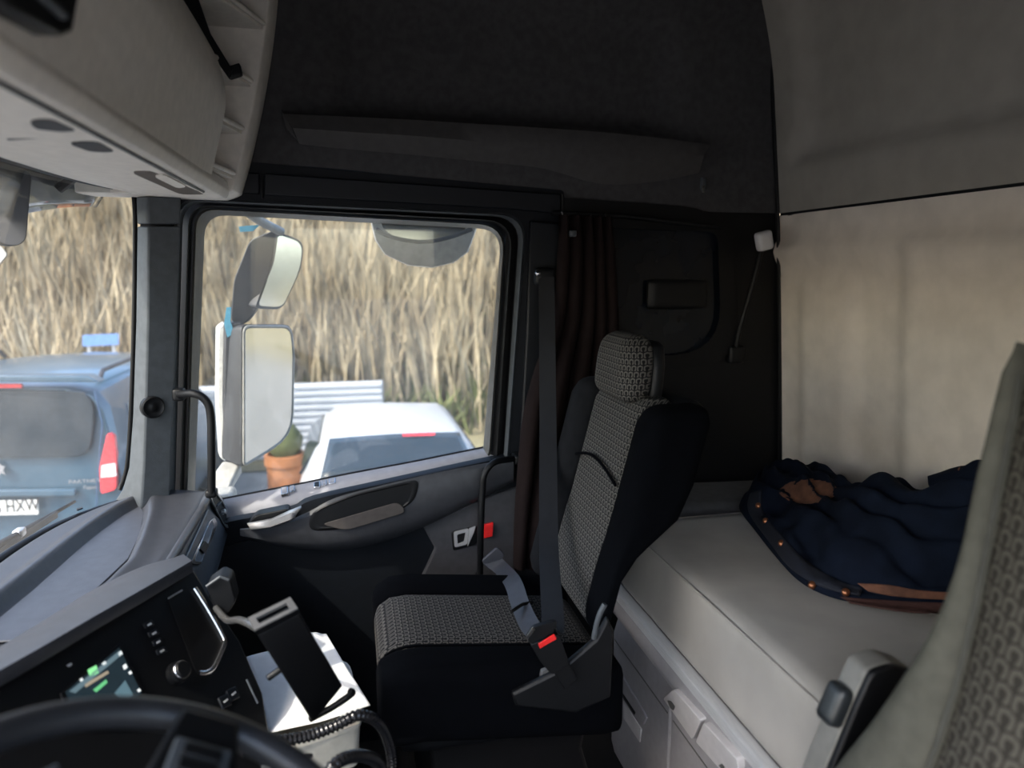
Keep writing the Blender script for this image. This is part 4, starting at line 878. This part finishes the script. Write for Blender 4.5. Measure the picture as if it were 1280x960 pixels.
mk('front_edge', prism([PY(x, y, 2.705) for x, y in ((272, 410), (281, 403), (280, 500), (283, 578), (275, 572), (271, 500))], (-.02, .08, 0)), mat('lit_mirror_edge', (.62, .62, .60), .4), dm, bevel=.006)  # light on the housing edge put into its white colour
upp = rq([(346, 291), (378, 302), (376, 335), (352, 386), (320, 384), (338, 335)], [8, 12, 20, 10, 6, 20], 4)
ug, UPl = mface([(p.x, p.y) for p in upp], 2.68, 2.90, 320, 378)
uh = mk('upper_housing', loft([[UPl.at(lerp(350, p.x, 1.06), lerp(338, p.y, 1.03), .0) for p in upp], [UPl.at(lerp(350, p.x, 1.08), lerp(338, p.y, 1.03), -.02) for p in upp], [UPl.at(lerp(342, p.x, .8), lerp(338, p.y, .9), -.10) for p in upp]]), DGREY, dm, smooth=True)
mk('upper_glass', prism([UPl.at(lerp(350, p.x, .95), lerp(338, p.y, .96), .004) for p in upp], UPl.n*-.003), MIRR, uh)
mk('upper_shell', prism([PY(x, y, 2.72) for x, y in rq([(312, 300), (346, 286), (340, 330), (318, 392), (303, 408), (288, 402), (292, 350)], 8, 3)], (0, .08, 0)), DGREY, dm, bevel=.012)
mk('upper_stay', tube(smooth_path([PY(352, 290, 2.74), PY(340, 284, 2.70), PY(325, 276, 2.62), PY(305, 262, 2.52)], 4), .016, 10), LGREY, dm, smooth=True)
mk('lower_arm', loft([[PY(x, y, Y) for x, y, Y in q_] for q_ in (((278, 576, 2.68), (302, 578, 2.68), (304, 590, 2.74), (280, 588, 2.74)), ((264, 596, 2.60), (292, 600, 2.60), (294, 606, 2.68), (266, 604, 2.68)), ((258, 640, 2.50), (280, 628, 2.50), (282, 632, 2.58), (260, 646, 2.58)))]), LGREY, dm, bevel=.01)
mk('arm_root', box((-.50, 2.44, .70), (-.40, 2.56, .86)), LGREY, dm, bevel=.015)
blue_refl = mk('blue_paint_reflection', prism([PY(x, y, 2.695) for x, y in ((283, 384), (289, 384), (288, 402), (293, 416), (284, 422), (280, 405))], (0, .006, 0)), mat('blue_reflection', (.09, .33, .50), .4), dm)  # reflections of the blue cab paint, set in as coloured pieces
mk('blue_paint_reflection', prism([PY(x, y, 2.69) for x, y in ((298, 283), (325, 281), (316, 289), (300, 290))], (0, .006, 0)), MATS['blue_reflection'], dm)
km = thing('kerb_mirror', 'pale bowl-shaped kerb mirror above the passenger window', 'mirror', PY(532, 330, 2.62))
kb_ = [(464, 274), (470, 300), (482, 318), (510, 331), (540, 334), (566, 328), (584, 315), (594, 288), (596, 274)]
mk('mirror_shell', loft([[PY(x, y, 2.60) for x, y in kb_], [PY(lerp(530, x, 1.02), lerp(290, y, 1.02), 2.64) for x, y in kb_], [PY(lerp(530, x, .97), lerp(285, y, .95), 2.72) for x, y in kb_], [PY(lerp(530, x, .7), lerp(280, y, .6), 2.78) for x, y in kb_]]), mat('pale_mirror_shell', (.82, .79, .74), .5), km, smooth=True)
mk('mirror_glass', prism([PY(lerp(532, x, .86), lerp(270, y, .50), 2.605) for x, y in kb_], (0, -.012, 0)), MIRR, km)
mk('dark_band', tube(smooth_path([PY(x, y, 2.598) for x, y in ((470, 287), (490, 296), (525, 302), (560, 297), (590, 286))], 4), .008, 8), DGREY, km, smooth=True)
mk('mounting_arm', tube([(.22, 2.455, 1.95), (.24, 2.56, 1.90), PY(530, 280, 2.66)], .02, 10), DGREY, km, smooth=True)

sv = thing('sun_visor', 'smoked acrylic outer sun visor along the windscreen top', 'visor', (-.85, 1.1, 1.72))
def vis(u, v):
    Y = lerp(-.1, 2.34, u); top = ws(min(Y, 2.27), 1.88); lowz = 1.70+.075*sst(1.75, 2.34, Y)
    p = Vector((top.x-.05-.08*v, Y, lerp(1.90, lowz, v))); return p
mk('visor_blade', grid(vis, 40, 6), VISOR, sv, smooth=2, solid=.005)
mk('visor_bracket', tube([ws(2.1, 1.86, -.01), ws(2.1, 1.80, -.08)], .012, 8), BLACKPL, sv)
fm = thing('front_mirror', 'black front mirror arm and housing beyond the windscreen at far left', 'mirror', PY(5, 330, 1.95))
mk('arm', prism([PY(x, y, 1.95) for x, y in rq([(-40, 190), (40, 215), (33, 300), (22, 308), (2, 306), (-20, 280)], 8, 3)], (-.03, .05, 0)), DGREY, fm, bevel=.008)
mk('housing', prism([PY(x, y, 1.93) for x, y in rq([(-40, 296), (2, 307), (11, 318), (-2, 334), (-40, 340)], 4, 3)], (-.03, .05, 0)), LGREY, fm, bevel=.006)
wp_ = thing('windscreen_wiper', 'dark windscreen wiper parked along the glass base', 'wiper', PX(40, 660, -.93))
wa, wb = PX(-60, 715, -.90), PX(93, 627, -.90)
mk('wiper_arm', tube([wa, wa.lerp(wb, .5), wb], [.011, .009, .005], 8), BLACKPL, wp_, smooth=True)
mk('wiper_blade', ribbon([PX(-60, 738, -.895), PX(10, 681, -.895), PX(70, 643, -.895)], Vector((0, .3, 1)), .010, .005), RUBBER, wp_)
mk('wiper_joint', rbox((.012, .02, .012), .006, 3, lambda q: q+PX(24, 666, -.90)), SILVER, wp_, smooth=True)
mk('outer_roof_side', box((-.70, 2.41, 1.84), (1.5, 2.46, 2.76)), BLUEP, wp)

# ================================================================== OUTSIDE: GROUND, BANK, REEDS
gd = kind(mk('ground', grid(lambda u, v: (lerp(-60, 60, u), lerp(-60, 60, v), GZ), 2, 2), mat('pale_tarmac', (.20, .195, .185), .9, var=.2, scale=3)), 'structure')
def bankz(x, y):
    d = y-10.5+.35*math.sin(x*.35); h = .62*max(0, d)*sst(0, 2.5, d) if d < 14 else .62*14+.25*(d-14)
    return GZ+.02+h+.35*mn.noise(Vector((x*.35, y*.35, 1)))*sst(0, 3, d)
BANKM = mat('dry_grass_bank', (.24, .20, .125), .95, var=.3, scale=1.2, col2=(.26, .235, .14), bump=.6, bscale=20, spec=.1)
kind(mk('bank', grid(lambda u, v: (lerp(-40, 30, u), lerp(9.5, 42, v), bankz(lerp(-40, 30, u), lerp(9.5, 42, v))), 90, 50), BANKM, smooth=2), 'structure')
rnd = random.Random(11)
def blades(cols, n, x0, x1, y0, y1, h0, h1, wdt, lean):
    v = []; f = []
    for i in range(n):
        # plants gather in clumps
        cx = rnd.uniform(x0, x1); cy = rnd.uniform(y0, y1)
        for k in range(7):
            x = cx+rnd.gauss(0, .16); y = cy+rnd.gauss(0, .16); z = bankz(x, y)-.05; h = rnd.uniform(h0, h1); w2_ = wdt*rnd.uniform(.6, 1.3)
            a = rnd.uniform(0, math.pi); lx = rnd.gauss(0, lean)*h; ly = rnd.gauss(0, lean)*h; dx = math.cos(a)*w2_; dy = math.sin(a)*w2_; b = len(v)
            v += [(x-dx, y-dy, z), (x+dx, y+dy, z), (x+lx*.4-dx*1.2, y+ly*.4-dy*1.2, z+h*.6), (x+lx*.4+dx*1.2, y+ly*.4+dy*1.2, z+h*.6), (x+lx, y+ly, z+h)]
            f += [(b, b+1, b+3, b+2), (b+2, b+3, b+4)]
    return v, f
def reedmat(n, c, c2): return mat(n, c, .9, var=.3, scale=.9, col2=c2, spec=.1)
for nm, lab, cat_, m_, args in (
        ('dry_reeds', 'tall pale dry reeds covering the bank behind the vehicles', 'reeds', reedmat('dry_straw', (.30, .235, .145), (.44, .375, .26)), (9000, -16, 9, 11.2, 21, .8, 2.2, .017, .17)),
        ('green_scrub', 'low green scrub growing along the foot of the bank', 'scrub', reedmat('olive_leaf', (.10, .13, .05), (.19, .20, .09)), (2500, -16, 9, 11.0, 13.5, .3, .9, .03, .3)),
        ('brown_stalks', 'dark brown withered stalks among the pale reeds', 'stalks', reedmat('withered_brown', (.22, .16, .095), (.28, .22, .14)), (900, -16, 9, 11.5, 21, .8, 2.0, .02, .12))):
    kind(tag(mk(nm, blades(None, *args), m_), lab, cat_), 'stuff')

bs = thing('blue_sign', 'small blue sign board on posts in front of the reeds', 'sign', tuple(PY(126, 440, 10.4).xy)+(GZ,))
mk('sign_board', prism([PY(x, y, 10.4) for x, y in ((103, 419), (148, 417), (148, 431), (103, 433))], (0, .03, 0)), mat('blue_sign_paint', (.10, .20, .42), .5), bs)
for x in (110, 141):
    p = PY(x, 425, 10.44); mk('sign_post', box((p.x-.02, p.y, GZ), (p.x+.02, p.y+.04, p.z+.05)), SILVER, bs)

# ================================================================== OUTSIDE: RIBBED STORE, POT, CARS
def loftX(prof, xs):
    """profile of (y,z) lofted over x stations with scale about the middle"""
    return loft([[Vector((x, y, z)) for y, z in prof] for x in xs])
ct_ = thing('metal_hoarding', 'white metal hoarding with horizontal ribs at the foot of the bank', 'hoarding', (-1.2, 10.1, GZ))
mk('hoarding_sheet', box((-2.9, 10.05, GZ), (.4, 10.09, .06)), WHITEP, ct_)
for k in range(11):
    z = GZ+.03+.095*k; mk('rib', prism([(-2.9, 10.05, z), (-2.9, 10.01, z+.014), (-2.9, 10.01, z+.050), (-2.9, 10.05, z+.066)], (3.3, 0, 0)), WHITEP, ct_)
for x in (-2.9, -1.25, .38): mk('hoarding_post', box((x, 10.09, GZ), (x+.05, 10.14, .06)), SILVER, ct_)
pot = thing('terracotta_jar', 'tall terracotta jar with a plant standing left of the white hatchback', 'jar', tuple(PY(357, 590, 7.0).xy)+(GZ,))
pc = PY(357, 590, 7.0); pc.z = GZ
mk('jar_body', lathe(pc, (0, 0, 1), [(.11, 0), (.17, .45), (.17, .75), (.19, .76), (.19, .86), (.16, .86), (.15, .8), (0, .78)], 24), mat('terracotta', (.42, .17, .07), .8, var=.2, scale=8), pot, smooth=True)
mk('plant', loft([[pc+Vector((.06*math.cos(a)*s, .06*math.sin(a)*s,   .78+h)) for a in [k*math.pi/4 for k in range(8)]] for h, s in ((0, 1), (.12, 2.6), (.24, 3.0), (.36, 1.6), (.42, .3))]), MATS['olive_leaf'], pot, smooth=True)

def wheel(par, x, y, z, r, wd):
    t = mk('wheel', lathe((x, y, z), (1, 0, 0), [(r*.6, -wd/2), (r*.96, -wd/2), (r, -wd*.3), (r, wd*.3), (r*.96, wd/2), (r*.6, wd/2)], 26), TYRE, par, smooth=True)
    mk('wheel_rim', lathe((x, y, z), (1, 0, 0), [(r*.2, -wd*.45), (r*.62, -wd*.4), (r*.62, wd*.4), (r*.2, wd*.45)], 20), SILVER, t, smooth=True)

# --- blue van, its rear towards the truck
vx, vy = -2.47, 5.45
vn = thing('blue_van', 'sky blue van parked nose away, seen through the windscreen', 'van', (vx, vy+2, GZ))
def vsec(y, hw, top, tw, base=.28, sh=1.02):
    """rear-view section of the van body: half width, roof height, half roof width"""
    s = [(hw*.93, base), (hw, base+.18), (hw, sh), (lerp(hw, tw, .35), sh+.22), (tw+.02, top-.16), (tw-.05, top-.05), (tw-.2, top), (0, top+.025)]
    s = s+[(-a, b) for a, b in s[-2::-1]]
    return [Vector((vx+a, y, GZ+b)) for a, b in s]
mk('body', loft([vsec(vy+.02, .86, 1.76, .72), vsec(vy, .875, 1.78, .74), vsec(vy+.06, .90, 1.80, .78), vsec(vy+1.6, .90, 1.81, .78), vsec(vy+2.4, .90, 1.76, .76), vsec(vy+3.15, .90, 1.12, .70, sh=.98), vsec(vy+4.2, .86, .95, .62, sh=.85), vsec(vy+4.35, .70, .70, .5, sh=.6)]), BLUEP, vn, bevel=.03)
def vr(pts, off=.0): return [PY(x, y, vy-off) for x, y in pts]
RW_ = rq([(-190, 489), (106, 489), (118, 510), (113, 562), (100, 571), (-190, 575)], [20, 14, 16, 14, 8, 20], 4)
rwn = mk('rear_window', prism(vr([(p.x, p.y) for p in RW_], .02), (0, .03, 0)), CARGL, vn, bevel=.004)
mk('window_lower_band', prism(vr([(-150, 552), (108, 551), (104, 565), (-150, 567)], .012), (0, .002, 0)), mat('grey_green_band', (.10, .16, .17), .6), rwn)  # grey-green band across the lower rear window
mk('tailgate_line', tube(vr([(118, 488), (128, 530), (122, 600), (118, 690)], .012), .006, 6), mat('dark_blue_gap', (.03, .07, .14), .6), vn)
mk('tailgate_moulding', prism(vr([(-190, 614), (94, 612), (94, 621), (-190, 623)], .035), (0, .04, 0)), BLUEP, vn, bevel=.01)
tl = mk('tail_light', prism(vr(rq([(134, 541), (142, 545), (145, 575), (145, 612), (126, 618), (124, 585)], 4, 3), .03), (0, .06, 0)), TAILR, vn, bevel=.008)
mk('clear_band', prism(vr([(127, 582), (144, 579), (145, 595), (126, 597)], .034), (0, .02, 0)), TAILW, tl)
tl2 = mk('tail_light', prism([Vector((2*vx-p.x, p.y, p.z)) for p in vr(rq([(134, 541), (142, 545), (145, 575), (145, 612), (126, 618), (124, 585)], 4, 3), .03)], (0, .06, 0)), TAILR, vn, bevel=.008)
mk('high_brake_light', prism(vr([(-120, 480), (26, 480), (27, 485), (-120, 485)], .02), (0, .03, 0)), TAILR, vn)
mk('roof_spoiler', prism(vr([(-190, 468), (110, 470), (124, 478), (100, 478), (-190, 478)], .06), (0, .14, 0)), BLUEP, vn, bevel=.01)
pt_ = mk('number_plate', prism(vr([(-75, 628), (47, 625), (48, 643), (-75, 646)], .045), (0, .01, 0)), mat('plate_white', (.62, .62, .58), .5), vn, bevel=.002)
a0 = PY(0.5, 641, vy-.047); text('plate_text', '6 HXW', a0+Vector((-.035, 0, 0)), (1, 0, .0), (0, 0, 1), .125, mat('plate_black', (.02, .02, .02), .5), pt_, .002, sx=.66)
text('model_badge', 'PARTNER', PY(86, 604.5, vy-.01), (1, 0, 0), (0, 0, 1), .036, CHROME, vn, .004, sx=1.28)
text('model_badge', 'Tepee', PY(103, 611.5, vy-.01), (1, 0, 0), (0, 0, 1), .036, CHROME, vn, .004, sx=1.1, shear=.2)
mk('emblem', prism(vr([(-8, 580), (-2, 578), (2, 582), (6, 583), (4, 588), (7, 594), (2, 591), (-1, 595), (-6, 592)], .02), (0, .01, 0)), CHROME, vn)
mk('bumper', loft([[Vector((vx+s*a, vy+b, GZ+z)) for a, b in ((-.90, .25), (-.88, -.06), (-.5, -.10), (.5, -.10), (.88, -.06), (.90, .25))] for z, s in ((.25, .97), (.32, 1.0), (.52, 1.01), (.56, .99))]), BLUEP, vn, bevel=.015)
for sgn in (-1, 1):
    for y0, y1 in ((.35, 1.15), (1.25, 2.15)):
        mk('side_window', prism([Vector((vx+sgn*.89, vy+y0, GZ+1.10)), Vector((vx+sgn*.89, vy+y1, GZ+1.10)), Vector((vx+sgn*.81, vy+y1-.05, GZ+1.60)), Vector((vx+sgn*.81, vy+y0+.05, GZ+1.60))], (sgn*.012, 0, .002)), mat('pale_side_glass', (.30, .33, .33), .15), vn)
    mk('roof_rail', tube([Vector((vx+sgn*.68, vy+.25, GZ+1.80)), Vector((vx+sgn*.68, vy+.35, GZ+1.86)), Vector((vx+sgn*.68, vy+2.0, GZ+1.86)), Vector((vx+sgn*.68, vy+2.1, GZ+1.79))], .018, 8), DGREY, vn, smooth=True)
    for y in (.75, 3.45): wheel(vn, vx+sgn*.80, vy+y, GZ+.31, .31, .2)

# --- white cars beyond the passenger window
def car(name, label, cx, y0, hw, H, paint, light=True):
    c = thing(name, label, 'car', (cx, y0+2, GZ))
    def sec(y, w_, z0, zs, zt, tw):
        s = [(w_*.94, z0), (w_, z0+.15), (w_, zs-.08), (w_*.97, zs), (lerp(w_*.97, tw, .6), lerp(zs, zt, .62)), (tw, zt-.05), (tw*.86, zt-.005), (0, zt+.02)]
        s = s+[(-a, b) for a, b in s[-2::-1]]; return [Vector((cx+a, y, GZ+b)) for a, b in s]
    b = mk('body', loft([sec(y0, hw*.90, .30, .82, .90, hw*.70), sec(y0+.08, hw*.97, .26, .92, 1.00, hw*.74), sec(y0+.22, hw, .25, .95, 1.10, hw*.75), sec(y0+.62, hw, .25, .96, H-.04, hw*.72), sec(y0+.85, hw, .25, .96, H, hw*.72), sec(y0+1.9, hw, .25, .95, H, hw*.72), sec(y0+2.2, hw, .25, .94, H-.06, hw*.71), sec(y0+2.95, hw, .25, .92, 1.02, hw*.7), sec(y0+3.8, hw*.95, .25, .80, .86, hw*.6), sec(y0+4.0, hw*.8, .3, .6, .65, hw*.5)]), paint, c, bevel=.02)
    def back(t, dx, off=.02): return Vector((cx+dx, lerp(y0+.20, y0+.64, t)-off, GZ+lerp(1.10, H-.02, t)+off*.6+.03*(1-(dx/hw)**2)))
    rw = mk('rear_window', grid(lambda u, v: back(lerp(.0, .93, v), lerp(-1, 1, u)*hw*lerp(.74, .66, v), .025), 16, 6), CARGL, c, smooth=2, solid=.006)
    mk('high_brake_light', prism([back(.84, .05, .04), back(.84, .30, .04), back(.90, .30, .04), back(.90, .05, .04)], (0, .01, 0)), TAILR, rw)
    for s in (-1, 1):
        mk('tail_light', prism([Vector((cx+s*hw*.80, y0+.02, GZ+.75)), Vector((cx+s*hw*.985, y0+.14, GZ+.72)), Vector((cx+s*hw*.97, y0+.16, GZ+1.0)), Vector((cx+s*hw*.82, y0+.10, GZ+.98))], (0, .04, 0)), TAILR, c, bevel=.006)
        mk('side_window', prism([Vector((cx+s*hw*.965, y0+.8, GZ+.99)), Vector((cx+s*hw*.965, y0+2.5, GZ+.99)), Vector((cx+s*hw*.76, y0+2.0, GZ+H-.10)), Vector((cx+s*hw*.76, y0+.85, GZ+H-.10))], (s*.02, 0, .01)), CARGL, c)
        for y in (.75, 3.2): wheel(c, cx+s*hw*.88, y0+y, GZ+.30, .30, .19)
    mk('number_plate', box((cx-.26, y0-.02, GZ+.55), (cx+.26, y0+.02, GZ+.66)), MATS['plate_white'], c)
    mk('bumper', loft([[Vector((cx+s*a, y0+b_2, GZ+z)) for a, b_2 in ((-hw*.97, .2), (-hw*.90, -.05), (0, -.10), (hw*.90, -.05), (hw*.97, .2))] for z, s in ((.24, .96), (.30, 1.0), (.50, 1.0), (.55, .98))]), paint, c, bevel=.01)
    return c
car('white_car', 'white hatchback parked beyond the passenger window with dark rear glass', .32, 4.95, .76, 1.32, WHITEP)
